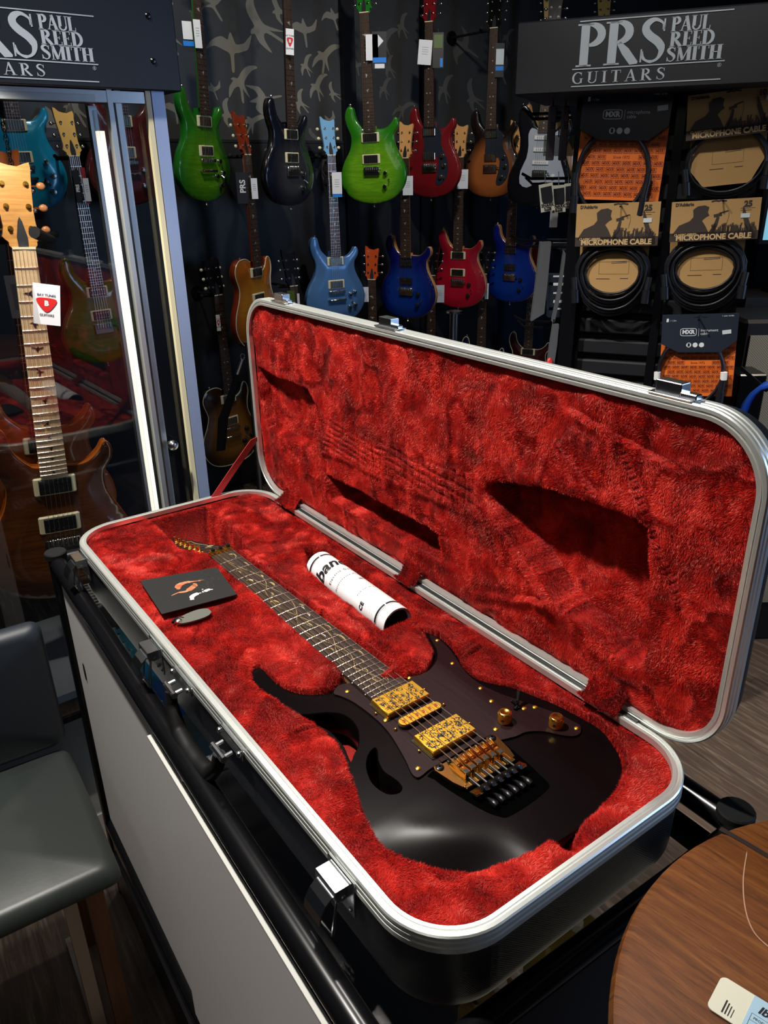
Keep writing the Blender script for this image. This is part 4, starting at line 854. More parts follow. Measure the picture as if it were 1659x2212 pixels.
# ---- hanging packs
m_orange = mat('orange_card', (.80, .17, .02), .55); m_brown = mat('brown_ink', (.20, .02, .004), .6); m_kraft = mat('kraft_card', (.46, .27, .10), .7); m_kink = mat('kraft_dark_print', (.045, .03, .025), .6)
m_cardblk = mat('black_card', (.020, .026, .042), .35); m_grey = mat('silver_print', (.75, .78, .82), .5); m_cable = mat('black_cable', (.009, .010, .014), .38); m_label = mat('price_label', (.62, .68, .70), .5)
def pack(name, label, tl, tr, bl, cat='cable pack', d=.0, group=None):
    """local frame: x right, y down the card (0..h), z toward viewer"""
    a = rk(*tl, d); b = rk(*tr, d); c = rk(*bl, d); w = math.hypot(b[0]-a[0], b[1]-a[1]); h = abs(a[1]-c[1])
    o = RA+RN*d+RD*a[0]+Vector((0, 0, (a[1]))); tilt = math.atan2(b[1]-a[1], b[0]-a[0]); X = RD*math.cos(tilt)+Vector((0, 0, math.sin(tilt)))
    Y = RN.cross(X); Y = Y if Y.z < 0 else -Y
    P = thing(name, label, cat, frame(o, X, Y, RN) if False else frame(o, X, Y, X.cross(Y)), group); s = 1 if X.cross(Y).dot(RN) > 0 else -1
    return P, w, h, s
def txt(mb, body, size, x, y, z, s, **k):
    vs, fs = text_mesh(body, size, lambda a, b: (x+a, y-b, z*s), **k); mb.add(vs, fs)
def coil(P, cx, cy, rx, ry, n, r, z, s, spread, seed, ends=True, m=None, a0=0):
    rg = random.Random(seed)
    for k in range(n):
        f = 1-spread*k/max(n-1, 1)*.35; dy = 0; pts = []
        for i in range(40): a = 2*PI*i/40; pts.append((cx+rx*f*math.cos(a)+rg.uniform(-.0008, .0008), cy+ry*math.sin(a)*(1-spread*.5*k/max(n-1, 1))+.5*ry*spread*(1-k/n)*max(0, math.sin(a)), (z+.006*(k % 3))*s))
        MB().tube(pts, r, 7, closed=True).build('cable_turn', m or m_cable, P, smooth=60)
    if ends:
        for sg in (-1, 1):
            x = cx+sg*rx*1.02; mb = MB().cyl((x, cy+ry*.15, (z+.012)*s), (x-sg*.004, cy+ry*.55, (z+.014)*s), .0075, n=12).cyl((x-sg*.004, cy+ry*.55, (z+.014)*s), (x-sg*.006, cy+ry*.95, (z+.014)*s), .0095, n=12); mb.build('cable_plug', m_cable, P)
def pack_mxr(label, tl, tr, bl, words, head, cyl_, seed, labelpos, white=False):
    P, w, h, s = pack('cable_pack', label, tl, tr, bl, d=.0); head = head*w
    MB().box((w/2, h/2+head*.4, -.004*s), (w, h-head*.8, .003)).build('orange_backing', m_orange, P, smooth=0)
    mb = MB(); u = w/8.2; rows = int((h-head)/(u*.56)); rg = random.Random(1)
    for r in range(rows+1):
        y = head*.86+r*u*.56; off = (r % 2)*u*.5
        for c in range(9):
            x = off+c*u*.98-.1*u
            if x < .01*w or x+u*.8 > w*1.0: continue
            if abs(r-rows*.42) < .5 and .36*w < x+u*.4 < .66*w: continue
            x0, x1, y0, y1 = x, x+u*.84, y, y+u*.40; b = u*.035
            for A, B_ in (((x0, y0), (x1, y0)), ((x1, y0), (x1, y1)), ((x1, y1), (x0, y1)), ((x0, y1), (x0, y0))): mb.ribbon([A, B_], b, lambda a, q, z: (a, q, -.0020*s))
            txt(mb, 'MXR', u*.34, (x0+x1)/2, (y0+y1)/2, -.0020, s, bold=u*.012)
    txt(mb, 'Since 1972', u*.36, w*.51, head*.86+round(rows*.42)*u*.56+u*.2, -.0020, s); mb.build('printed_pattern', m_brown, P, smooth=0, fix=False)
    mb = MB().prism(ccw([(0, 0), (w, 0), (w, head*.78), (w*.80, head*1.12), (w*.24, head*1.12), (0, head*.86)]), .012, .0145, lambda x, y, z: (x, y, z*s)); hd = mb.build('header_card', m_cardblk, P, smooth=0)
    mb = MB(); cx, cy = w*.36, head*.52; bw, bh = w*.105, head*.105
    mb.ribbon([(cx+bw*math.copysign(abs(math.cos(t*PI/16))**.35, math.cos(t*PI/16)), cy+bh*math.copysign(abs(math.sin(t*PI/16))**.35, math.sin(t*PI/16))) for t in range(33)], w*.007, lambda a, q, z: (a, q, .0150*s))
    txt(mb, 'MXR', w*.078, cx, cy, .0150, s, bold=w*.0032); txt(mb, words, w*.052, w*.52, cy-w*.022, .0150, s, align='LEFT'); txt(mb, 'cable', w*.052, w*.52, cy+w*.024, .0150, s, align='LEFT')
    mb.ribbon([(w*.495, cy-w*.05), (w*.495, cy+w*.06)], w*.004, lambda a, q, z: (a, q, .0150*s)); txt(mb, '5', w*.055, w*.075, head*.17, .0150, s, bold=.001); txt(mb, '/ 1.5m', w*.032, w*.15, head*.18, .0150, s); txt(mb, '1 cable / 0C985', w*.024, w*.86, head*.07, .0150, s)
    mb.build('header_print', m_grey, hd, smooth=0, fix=False)
    for k in range(3): MB().lathe([(w*.034, 0), (0, 0)], (w*(.375+.085*k), head*.90, .0150*s), n=18).build('icon_disc', m_grey, hd, smooth=0, fix=False)
    mb = MB(); txt(mb, 'II', w*.05, w*.375, head*.90, .0152, s, bold=.001); mb.ribbon([(w*.42, head*.09), (w*.47, head*.075), (w*.50, head*.03), (w*.53, head*.075), (w*.59, head*.09)], w*.012, lambda a, q, z: (a, q, .0152*s)); mb.build('hang_slot', m_ink, hd, smooth=0, fix=False)
    MB().box((w*labelpos[0], head*labelpos[1], .0155*s), (w*.115, w*.055, .0006), Matrix.Rotation(-.12, 3, 'Z')).build('price_label', m_label, P, smooth=0)
    cx, cy, rx, ry = [q*w for q in cyl_]; coil(P, cx, cy, rx, ry, 2, w*.024, .004, s, .05, seed)
    for sg in (-1, 1): 
        x = cx+sg*rx*1.02; MB().cyl((x, cy+ry*.0, .016*s), (x, cy+ry*.22, .0165*s), .0079 if white else .0077, n=12).build('cable_sleeve', m_white if white else m_cable, P)
    return P
hangers = []
def peg(px, py, d=.05):
    a = rk(px, py); o = RKM @ Matrix.Translation((a[0], 0, a[1])); t = thing('rack_peg', 'thin metal peg carrying a cable pack on the right-hand rack', 'hook', o, 'pegs on the right-hand rack'); mb = MB().cyl((0, .07, 0), (0, -d, 0), .002, n=8).box((0, .055, 0), (.03, .004, .012)); mb.build('arm', m_black, t)
MX1 = pack_mxr('black and orange microphone cable pack, topmost in the left column of the rack', (1263, 200), (1457, 197), (1255, 430), 'microphone', .45, (.43, .86, .415, .475), 5, (.905, .38))
def crowd_print(P, w, h, head, s, seed, num):
    z = .0255; mb = MB(); T = lambda a, q, zz=0: (a, q, z*s); rg = random.Random(seed)
    base_y = head*.99
    # singer: shoulders, head with cap, arm and microphone
    mb.prism(ccw([(w*.02, base_y*.86), (w*.10, head*.60), (w*.22, head*.50), (w*.26, head*.40), (w*.25, head*.22), (w*.30, head*.14), (w*.38, head*.12), (w*.43, head*.17), (w*.42, head*.30), (w*.44, head*.38), (w*.40, head*.42), (w*.36, head*.50), (w*.40, head*.62), (w*.46, head*.86)]), z-.0006, z, lambda x, y, q: (x, y, q*s))
    mb.ribbon([(w*.46, head*.86), (w*.52, head*.62), (w*.54, head*.42)], [w*.05, w*.045, w*.03], T); mb.ribbon([(w*.49, head*.40), (w*.58, head*.36)], w*.035, T); mb.ribbon([(w*.55, head*.34), (w*.65, head*.28)], [w*.02, w*.012], T); mb.ribbon([(w*.65, head*.28), (w*.66, head*.42), (w*.64, head*.60)], w*.004, T)
    mb.ribbon([(w*.94, base_y), (w*.83, head*.40), (w*.81, head*.20)], [w*.06, w*.05, w*.01], T)
    for k in range(26):
        x = w*(.48+.50*k/26); y = head*(.62+.16*rg.random()); mb.ribbon([(x, base_y), (x+w*.01*rg.uniform(-1, 1), y)], [w*.03, w*.018], T)
        for q in (-1, 0, 1): mb.ribbon([(x, y+.002), (x+w*.010*q, y-head*.05)], w*.005, T)
    mb.ribbon([(0, head*.90), (w, head*.90)], head*.22, T); mb.build('crowd_print', m_kink, P, smooth=0, fix=False)
    mb = MB(); txt(mb, 'CLASSIC SERIES', w*.038, w*.18, head*.84, z+.0004, s, bold=.0002); txt(mb, 'MICROPHONE CABLE', w*.088, w*.50, head*.92, z+.0004, s, bold=w*.0035); mb.build('title_print', mat('tan_print', (.62, .42, .20), .6), P, smooth=0, fix=False)
    mb = MB(); txt(mb, "D'Addario", w*.050, w*.15, head*.08, z+.0004, s, bold=.0004); mb.build('maker_print', m_kink, P, smooth=0, fix=False); mb = MB(); txt(mb, num, w*.09, w*.86, head*.14, z+.0004, s, bold=.0008); mb.build('length_print', m_kink, P, smooth=0, fix=False); mb = MB()
    mb.ribbon([(w*.45, head*.04), (w*.50, head*.02), (w*.53, -head*.0+.003), (w*.56, head*.02), (w*.62, head*.04)], w*.018, T)
    mb.ribbon([(w*.78, head*.24), (w*.94, head*.24)], w*.004, T); mb.ribbon([(w*.78, head*.29), (w*.90, head*.29)], w*.004, T); mb.build('small_print', m_kink, P, smooth=0, fix=False)
def pack_kraft(label, tl, tr, bl, head, ell, n, seed, num, lab):
    P, w, h, s = pack('cable_pack', label, tl, tr, bl); hd = head*w
    MB().box((w/2, hd/2, .0235*s), (w, hd, .003)).build('header_card', m_kraft, P, smooth=0)
    cx, cy, rx, ry = [q*w for q in ell]
    MB().prism(ccw([(cx-rx*.93, hd*.8), (cx+rx*.93, hd*.8), (cx+rx*.93, cy), (cx+rx*.6, cy+ry*.72), (cx-rx*.55, cy+ry*.74), (cx-rx*.9, cy+ry*.2)]), -.006, -.003, lambda x, y, z: (x, y, z*s)).build('kraft_backing', m_kraft, P, smooth=0)
    mb = MB()
    for k in range(2): mb.ribbon([(cx-w*.02, cy-ry*.30+.012*k*w*5*.3), (cx+w*.17, cy-ry*.32+.012*k*w*5*.3)], w*.006, lambda a, q, z: (a, q, -.0026*s))
    for A, B_ in (((-.17, -.12), (.20, -.12)), ((.20, -.12), (.20, .03)), ((.20, .03), (-.17, .03)), ((-.17, .03), (-.17, -.12))): mb.ribbon([(cx+A[0]*w, cy+A[1]*w), (cx+B_[0]*w, cy+B_[1]*w)], w*.003, lambda a, q, z: (a, q, -.0026*s))
    mb.ribbon([(cx-w*.2, cy+w*.09), (cx-w*.03, cy+w*.09)], w*.008, lambda a, q, z: (a, q, -.0026*s)); mb.ribbon([(cx+w*.1, cy+w*.085), (cx+w*.2, cy+w*.085)], w*.008, lambda a, q, z: (a, q, -.0026*s)); mb.build('instructions_print', m_kink, P, smooth=0, fix=False)
    crowd_print(P, w, h, hd, s, seed, num)
    coil(P, cx, cy, rx, ry, n, w*.017, .0, s, .75 if n > 3 else .2, seed, ends=True)
    if lab: MB().box((lab[0]*w, lab[1]*hd, .0262*s), (w*.10, w*.05, .0006)).build('price_label', m_label, P, smooth=0)
    return P
pack_kraft('brown card microphone cable pack at the top right corner of the rack', (1487, 209), (1675, 184), (1485, 420), .515, (.50, .80, .49, .40), 3, 6, '10', (.955, .26))
pack_kraft('brown card microphone cable pack below the topmost orange pack, coil slack at right', (1250, 440), (1430, 434), (1252, 640), .50, (.47, .83, .46, .40), 8, 7, '25', (.86, .42))
pack_kraft('brown card microphone cable pack in the right column, above the lower orange pack', (1453, 436), (1645, 425), (1450, 640), .46, (.44, .80, .47, .39), 8, 8, '25', (.84, .42))
pack_mxr('black and orange instrument cable pack with white sleeves, lowest in the right column', (1432, 678), (1597, 674), (1418, 855), 'instrument', .48, (.42, .82, .44, .50), 9, (.86, .53), True)
for q in ((1360, 210), (1590, 190), (1345, 444), (1562, 432), (1510, 684)): peg(*q)
# ---- hooks on the rack's left flank and what hangs from them
LN = -RD
def hook(px, py, L, label, depth=2.05):
    p = at(px, py, depth); t = thing('display_hook', label, 'hook', frame(p, LN, RN.cross(LN), Vector((0, 0, 1))) if False else Matrix.Translation(p)); mb = MB()
    for o in (0, .03): mb.tube([(0, 0, -o*.0), LN*L*.8, LN*L+Vector((0, 0, .012))] if o == 0 else [Vector((0, -.02, -.012)), LN*L*.8+Vector((0, -.02, -.012)), LN*L*.95+Vector((0, -.02, .004))], .0035, 6)
    mb.build('wire_arm', m_black, t); return t
for px, py, L, lb in ((1232, 243, .115, 'topmost black hook sticking out left of the rack, above the slim boxes'), (1232, 385, .12, 'black hook sticking out left of the rack, above the white tuner cards'), (1228, 521, .15, 'black hook sticking out left of the rack, above the grey pouch'), (1215, 697, .13, 'lowest black hook sticking out left of the rack')): hook(px, py, L, lb)
def hangbox(name, label, cat, px0, px1, py0, py1, D, m, dep=.03, shape=None, yaw=0.):
    a = at((px0+px1)/2, py0, D); b = at((px0+px1)/2, py1, D); w = (px1-px0)/F_PX*D*1.03; h = (a-b).length
    o = thing(name, label, cat, Matrix.Translation(a) @ Matrix.Rotation(yaw, 4, 'Z')); 
    if shape: MB().prism(ccw([((x-.5)*w, -y*h) for x, y in shape]), -dep/2, dep/2, lambda x, y, z: (x, z, y)).build('body', m, o, smooth=0)
    else: MB().box((0, 0, -h/2), (w, dep, h), bev=.002).build('body', m, o, smooth=0)
    MB().cyl((0, 0, -.004), (0, 0, .012), .0015, n=6).build('hang_loop', m_black, o)
    return o, w, h
m_lilac = mat('lilac_grey_card', (.12, .10, .13), .5); m_clear = mat('clear_wrap', (.20, .20, .18), .2, alpha=.55, coat=.5)
for px0, px1, lb in ((1188, 1201, 'slim lilac-grey accessory box, the left one of the pair beside the white pickguard'), (1216, 1228, 'slim lilac-grey accessory box, the right one of the pair nearest the rack')):
    o, w, h = hangbox('accessory_box', lb, 'box', px0, px1, 229, 346, 2.0, m_lilac, .02)
    mb = MB(); vs, fs = text_mesh('ist', .018, lambda a, b: (b*-1, -.0112, -h*.35+a)); mb.add(vs, fs); mb.build('print', m_ink, o, smooth=0, fix=False)
for px0, px1, py0, py1, lb in ((1177, 1189, 292, 337, 'small clear bag left of the slim boxes'), (1200, 1214, 292, 337, 'small clear bag between the slim boxes'), (1226, 1239, 292, 337, 'small clear bag right of the slim boxes')):
    hangbox('accessory_bag', lb, 'bag', px0, px1, py0, py1, 2.03, m_clear, .012)
for k, (px0, px1, py0, py1, r_, lb) in enumerate(((1165, 1192, 397, 459, -.16, 'white tuner card leaning left, leftmost of the three on the hook'), (1194, 1220, 400, 461, -.08, 'white tuner card in the middle of the three on the hook'), (1220, 1236, 396, 452, -.05, 'white tuner card half hidden by the rack, rightmost of three'))):
    a = at((px0+px1)/2, py0, 1.99+.012*k); h = (py1-py0)*1.99/1990; w = (px1-px0)*2.05/F_PX
    o = thing('tuner_card', lb, 'tuner card', Matrix.Translation(a) @ Matrix.Rotation(r_, 4, 'Y')); MB().box((0, 0, -h/2), (w, .002, h)).build('card', mat('cream_card', (.50, .50, .42), .6), o, smooth=0)
    MB().prism(ccw([(-w*.40, -h*.12), (w*.38, -h*.10), (w*.42, -h*.55), (w*.34, -h*.68), (-w*.30, -h*.68), (-w*.38, -h*.58)]), -.0035, -.0015, lambda x, y, z: (x, z, y)).build('blister', mat('dark_blister', (.02, .02, .024), .3), o, smooth=0)
    mb = MB()
    for tx, sz, yy in (('SNARK', .0095, -.77), ('4 Way', .0065, -.86), ('Supply', .0065, -.93)): vs, fs = text_mesh(tx, sz, lambda a_, b_: (a_, -.0022, h*yy+b_), bold=.0003); mb.add(vs, fs)
    mb.build('print', m_ink, o, smooth=0, fix=False)
    MB().cyl((0, 0, -.003), (0, 0, .03), .0012, n=6).build('hang_tab', m_clear, o)
hangbox('accessory_card', 'grey blank card hanging lower behind the white tuner cards', 'card', 1190, 1206, 452, 492, 2.08, mat('grey_card', (.30, .30, .30), .6), .003)
m_pouch = mat('grey_pouch', (.10, .105, .115), .45)
hangbox('strap_pack', 'long grey strap pack with slanted foot under the hook by the blue guitar', 'strap pack', 1158, 1188, 522, 692, 2.0, m_pouch, .02, [(.3, 0), (1, 0), (.95, .4), (.85, .90), (.0, 1.0), (.18, .5)])
hangbox('strap_pack', 'long narrow grey pack hanging against the rack edge, right of the slanted one', 'strap pack', 1203, 1221, 540, 700, 2.0, m_pouch, .015, [(.75, 0), (1, .05), (.75, .6), (.25, 1), (.0, .95), (.5, .5)])
o, w, h = hangbox('strap_pack', 'grey clear pack with a red bead at its foot on the lowest hook', 'strap pack', 1186, 1206, 700, 797, 1.98, m_pouch, .015, [(.4, 0), (1, 0), (.95, .5), (.75, 1), (.05, 1), (.2, .5)])
MB().ball((-w*.25, -.012, -h*.88), .012, 10, (.8, .5, 1.6)).build('red_bead', mat('red_bead', (.6, .03, .02), .4), o, smooth=60)
for k, (py, w) in enumerate(((515, 60), (590, 50), (607, 50), (626, 46), (644, 44), (660, 42))):
    a = at(1206, py, 2.10); h = .030; o = thing('string_box', 'small black string box in the stack beside the grey strap packs', 'box', Matrix.Translation(a-Vector((0, 0, h))), 'black string boxes left of the rack'); MB().box((0, 0, h/2), (.055, .03, h*.9)).build('carton', m_cardblk, o, smooth=0); MB().box((.002, -.0155, h*.80), (.036, .001, .004 if k % 2 else .007)).build('label', m_grey, o, smooth=0)
# ================================================================ glass cabinet on the left
GD = Vector((.8, .6, 0)); GN = Vector((.6, -.8, 0)); GP = Vector((-.68, 1.55, 0)); GMx = frame(GP, GD, -GN, Vector((0, 0, 1)))
cab = thing('glass_cabinet', 'tall glass guitar cabinet with aluminium posts and a black lettered header, at left', 'display cabinet', GMx @ Matrix.Translation((-.15, .25, 0)))
GO = Matrix.Translation((.15, -.25, 0))
def gb(name, mb, m, par=None, **k): mb.xf(GO); return mb.build(name, m, par or cab, **k)
TE = .318; HZ0, HZ1 = 1.701, 1.885; m_lilacmetal = mat('blue_grey_metal', (.36, .42, .58), .35, .3); m_al2 = mat('brushed_post', (.55, .57, .56), .3, .7)
gb('header_board', MB().box(((TE+.032-.9)/2, .16, (HZ0+HZ1)/2), (TE+.032+.9, .36, HZ1-HZ0), bev=.002), m_sign, smooth=0)
for z in (HZ0+.05, HZ1-.06): gb('header_screw', MB().lathe([(.006, 0), (.004, .002), (0, .0025)], (TE-.02, -.02, z), (0, -1, 0), 10), m_black)
gb('corner_post', MB().box((TE-.012, .012, HZ0/2), (.026, .03, HZ0)), m_lilacmetal, smooth=0)
gb('corner_post', MB().box((TE-.032, .004, HZ0/2), (.010, .012, HZ0)), m_cream, smooth=0)
gb('corner_post', MB().box((TE-.012, .40, HZ0/2), (.02, .02, HZ0)), m_al2, smooth=0)
gb('corner_post', MB().box((-.82, .40, HZ0/2), (.02, .02, HZ0)), m_al2, smooth=0)
m_led = mat('lit_strip', (.9, .9, .8), .4, emit=(1, .96, .78), es=.95)
S0 = .180
gb('door_stile', MB().box((S0+.030, .01, HZ0/2), (.010, .02, HZ0)), m_al2, smooth=0)
gb('door_stile', MB().box((S0+.050, .02, HZ0/2), (.012, .016, HZ0)), m_al2, smooth=0)
gb('light_strip', MB().box((S0+.007, .016, .82), (.014, .012, 1.62)), m_led, smooth=0)
gb('door_knob', MB().lathe([(.004, 0), (.004, .012), (.011, .016), (.012, .024), (.006, .030), (0, .031)], (S0+.058, .005, .985), (0, -1, 0), 16), m_chrome)
gb('front_pane', MB().box(((-.82+S0)/2, -.002, HZ0/2), (.82+S0, .005, HZ0-.02)), m_pane, smooth=0)
gb('front_pane', MB().box(((S0+TE)/2, .022, HZ0/2), (TE-S0-.03, .005, HZ0-.02)), m_pane, smooth=0)
gb('side_pane', MB().box((TE-.012, .21, HZ0/2), (.005, .36, HZ0-.02)), m_pane, smooth=0)
for z in (.03, ): gb('plinth', MB().box(((TE-.84)/2, .2, z), (TE+.84, .42, .06)), m_al2, smooth=0)
gb('cabinet_floor', MB().box(((TE-.84)/2, .2, .42), (TE+.80, .38, .02)), mat('grey_shelf', (.12, .13, .14), .4), smooth=0)
gb('top_rail', MB().box(((TE-.84)/2, .012, HZ0-.012), (TE+.80, .022, .02)), m_al2, smooth=0)
# header lettering: same mark as on the other sign, its left part runs out of the picture
gx = lambda px, py: ((lambda p: ((p-GP).dot(GD), p.z))(onplane(px, py, GP+GN*.0205, GN)))
ra_, rz1 = gx(197, 34); rb_, rz0 = gx(218, 178); hh2 = rz1-rz0; x1 = (ra_+rb_)/2
def TL_(x, y, z=0): p = GO @ Vector((x1-LA*hh2*.985+x*hh2, -.0206, rz0+y*hh2)); return tuple(p)
logo(TL_, cab, LA)
# ================================================================ electric guitars on the wall
# outline traced in (crop x, crop y), brought to (across, down from nut) metres
_c = [(270,850),(252,838),(235,820),(218,795),(206,760),(200,730),(190,706),(170,702),(153,730),(149,780),(165,840),(185,890),(188,940),(175,1000),(145,1060),(125,1130),(122,1190),(140,1250),(185,1310),(250,1345),(335,1358),(420,1345),(480,1310),(520,1250),(535,1180),(525,1110),(500,1050),(470,990),(455,940),(455,890),(475,850),(478,815),(468,790),(455,790),(440,820),(410,850),(375,858),(345,855)]
DC = [((x-(310+.049*(y-850)))/1261, .476+(y-865)/1528) for x, y in _c]
DC_OUT = spline(DC, 3)
LPO = spline([(-.027, .44), (-.06, .425), (-.105, .430), (-.132, .455), (-.140, .490), (-.125, .535), (-.120, .565), (-.135, .610), (-.160, .660), (-.170, .715), (-.155, .765), (-.115, .805), (-.05, .825), (.05, .825), (.115, .805), (.155, .765), (.170, .715), (.160, .660), (.135, .610), (.120, .565), (.122, .520), (.132, .480), (.128, .445), (.112, .428), (.098, .438), (.085, .468), (.060, .488), (.032, .490)], 3)
STO = spline([(-.028, .44), (-.045, .42), (-.065, .385), (-.095, .345), (-.120, .338), (-.135, .36), (-.135, .42), (-.118, .48), (-.115, .54), (-.135, .60), (-.160, .66), (-.162, .73), (-.135, .78), (-.08, .805), (.0, .81), (.09, .80), (.145, .77), (.165, .72), (.160, .66), (.135, .60), (.120, .55), (.125, .50), (.135, .45), (.128, .41), (.110, .40), (.085, .425), (.060, .450), (.03, .455)], 3)
HS_PRS = spline([(-.0215, 0), (-.026, -.012), (-.036, -.022), (-.0315, -.040), (-.036, -.100), (-.0400, -.170), (-.020, -.156), (.010, -.150), (.0330, -.158), (.032, -.130), (.028, -.070), (.030, -.035), (.035, -.020), (.026, -.012), (.0215, 0)], 2)
HS_LP = spline([(-.0215, 0), (-.032, -.020), (-.038, -.035), (-.038, -.12), (-.042, -.155), (-.02, -.165), (0, -.155), (.02, -.165), (.042, -.155), (.038, -.12), (.038, -.035), (.032, -.020), (.0215, 0)], 2)
def burst(name, c_in, c_out, r0=.10, r1=.17, cy=-.03, fig=0., coat=.6, rough=.25, metal=0.):
    m = mat(name, c_in, rough, metal, coat=coat); t = NT(m); c = t.n('ShaderNodeTexCoord'); mp = t.n('ShaderNodeMapping'); mp.inputs['Location'].default_value = (0, 0, -cy*.82); mp.inputs['Scale'].default_value = (1, 0, .82)
    t.l(c.outputs['Object'], mp.inputs[0]); ln = t.n('ShaderNodeVectorMath', operation='LENGTH'); t.l(mp.outputs[0], ln.inputs[0]); col = t.ramp(ln.outputs['Value'], [(r0, c_in), (r1, c_out)])
    if fig:
        v = t.coord((1, 1, 9)); n = t.noise(v, 14, 3, .6, 1.0); col = t.mix(t.ramp(n, [(.35, (fig,)*3), (.65, (0, 0, 0))]), col, tuple(q*.35 for q in c_in))
    t.l(col, t.b.inputs['Base Color']); return m
def flat(name, c, metal=0., rough=.25, coat=.6): return mat(name, c, rough, metal, coat=coat)
m_rosew = grain('rosewood', (.030, .014, .009), (.075, .036, .022), (30, 1, 2), 5, .5)
m_maple = grain('maple', (.72, .50, .26), (.88, .66, .38), (1, 1, 30), 5, .3, coat=.4)
m_pearl = mat('pearl_inlay_wall', (.42, .44, .40), .4); m_nickel = mat('nickel', (.70, .68, .62), .18, 1.); m_pickblk = mat('bobbin_black', (.012, .012, .013), .3)
BIRD = spline([(0, -.42), (.10, -.12), (.5, .10), (.62, .30), (.2, .22), (.05, .45), (-.05, .22), (-.45, .42), (-.6, .25), (-.2, .05), (-.12, -.15)], 2)
_mesh = {}
def cached(key, fn):
    if key not in _mesh: _mesh[key] = fn()
    return _mesh[key]
def part(root, key, name, fn, mats, slots=None):
    me = cached(key, fn); o = link(name, me, root)
    for i, m in enumerate(mats): o.material_slots[i].link = 'OBJECT'; o.material_slots[i].material = m
    return o
def build_guitar(name, label, group, top, side, P, Dn, face, neck='rose', shape='DC', hs='PRS', hsm=None, tuner=None, ring=m_cream, cover='open', bridge='trem', frets=22, knobs=None, knobm=None, guard=None, inlay='bird', scale=1., binding=None, offs=0., detail=False, twist=0., neckm=None, hwm=None):
    """P nut position, Dn unit vector down the neck, face = yaw of the front (degrees, + looks to the right)"""
    hwm = hwm or m_nickel; Z = -Dn; a = math.radians(face); F = Vector((math.sin(a), -math.cos(a), 0)); F = (F-Z*F.dot(Z)).normalized(); X = (-F).cross(Z).normalized()
    Mx = frame(P, X, -F, Z)
    root = thing(name, label, 'electric guitar', Mx @ Matrix.Translation((0, 0, -.64))); root['group'] = group
    if not group: del root['group']
    UP = (0, 0, .64); T = lambda x, y, z: (x, -z, -y+.64)
    OUT = {'DC': DC_OUT, 'LP': LPO, 'ST': STO}[shape]; E = .648*(1-2**(-frets/12))*(.635/.648)
    th = .045 if shape != 'ST' else .042
    def f_body():
        def zf(x, y, d):
            z = np.full(np.shape(x), .0)
            return z-.011*(1-sstep(0, .055, d))*(shape != 'ST')-.003*(1-np.clip(d/.006, 0, 1))**2
        return lump_mesh('body_mesh', OUT, [], zf, [m_black, m_black], step=.012, side=True, zb=-th, T=T, smooth=50)
    # the body mesh is stored with its own origin so colour bursts follow the body
    b = part(root, ('body', shape), 'body', f_body, [top, side])
    if binding:
        def f_bind():
            mb = MB(); zz = -.0115 if shape != 'ST' else -.002; n = len(OUT); mb.tube([T(p[0], p[1], zz) for p in OUT[:-1]], .0021, 5, closed=True); return mb.mesh('bind', m_cream, 60)
        part(b, ('bind', shape), 'binding', f_bind, [binding])
    hw2 = lambda u: .0215+(.0285-.0215)*u/.47
    def f_neck():
        mb = MB(); n = 10; pr = []
        for i in range(n+1):
            u = (E-.02)*i/n; h = hw2(u)*.97; mb.v += [T(x, u, z) for x, z in ((-h, .0055), (-h*.95, -.004), (-h*.5, -.0125), (0, -.0145), (h*.5, -.0125), (h*.95, -.004), (h, .0055))]
        for i in range(n):
            for k in range(6): mb.f.append((i*7+k, (i+1)*7+k, (i+1)*7+k+1, i*7+k+1)); mb.mi.append(0)
        mb.box(T(0, E-.004, -.020), (.052, .022, .03)); return mb.mesh('nk', m_black, 60)
    part(root, ('neck', frets), 'neck', f_neck, [neckm or side])
    fbm_ = m_rosew if neck == 'rose' else m_maple
    def f_fb():
        mb = MB(); n = 8
        for i in range(n+1):
            u = E*1.012*i/n; h = hw2(u); mb.v += [T(x, u, z) for x, z in ((-h, .0055), (-h, .0105), (0, .0118), (h, .0105), (h, .0055))]
        for i in range(n):
            for k in range(5): mb.f.append((i*5+k, (i+1)*5+k, (i+1)*5+(k+1) % 5, i*5+(k+1) % 5)); mb.mi.append(0)
        mb.cur = 1
        if not detail:
            for i in range(1, frets+1):
                u = .635*(1-2**(-i/12)); h = hw2(u); mb.box(T(0, u, .0119), (h*1.96, .0014, .0016))
        return mb.mesh('fb', [m_black, m_fret], 0)
    f = part(root, ('fb', frets, detail), 'fingerboard', f_fb, [fbm_, m_fret])
    if detail:
        for i in range(1, frets+1):
            u = .635*(1-2**(-i/12)); h = hw2(u); MB().tube([T(-h, u, .0112), T(-h*.5, u, .0122), T(0, u, .0126), T(h*.5, u, .0122), T(h, u, .0112)], .0013, 6).build('fret', mat('bright_fret', (.95, .93, .9), .25, 1.), f)
    for i in ([3, 5, 7, 9, 12, 15, 17, 19, 21]+([24] if frets > 22 else [])) if inlay != 'none' else []:
        def f_inl(i=i):
            mb = MB(); u0 = .635*(1-2**(-(i-1)/12)); u1 = .635*(1-2**(-i/12)); c = (u0+u1)/2; r = min(.021, (u1-u0)*.85)
            if inlay == 'bird': c2, s2 = math.cos(i*.9), math.sin(i*.9); mb.prism(ccw([(r*(x*c2-y*s2)*.9, c-r*(x*s2+y*c2)*.75) for x, y in BIRD]), .0118, .0123, T)
            else:
                for dx in ((-.009, .009) if i == 12 else (0,)): mb.cyl(T(dx, c, .0116), T(dx, c, .0124), .0032, n=10)
            return mb.mesh('inl', m_pearl, 0)
        part(f, ('inl', inlay, i), 'inlay', f_inl, [m_pearl if neck == 'rose' else m_ink])
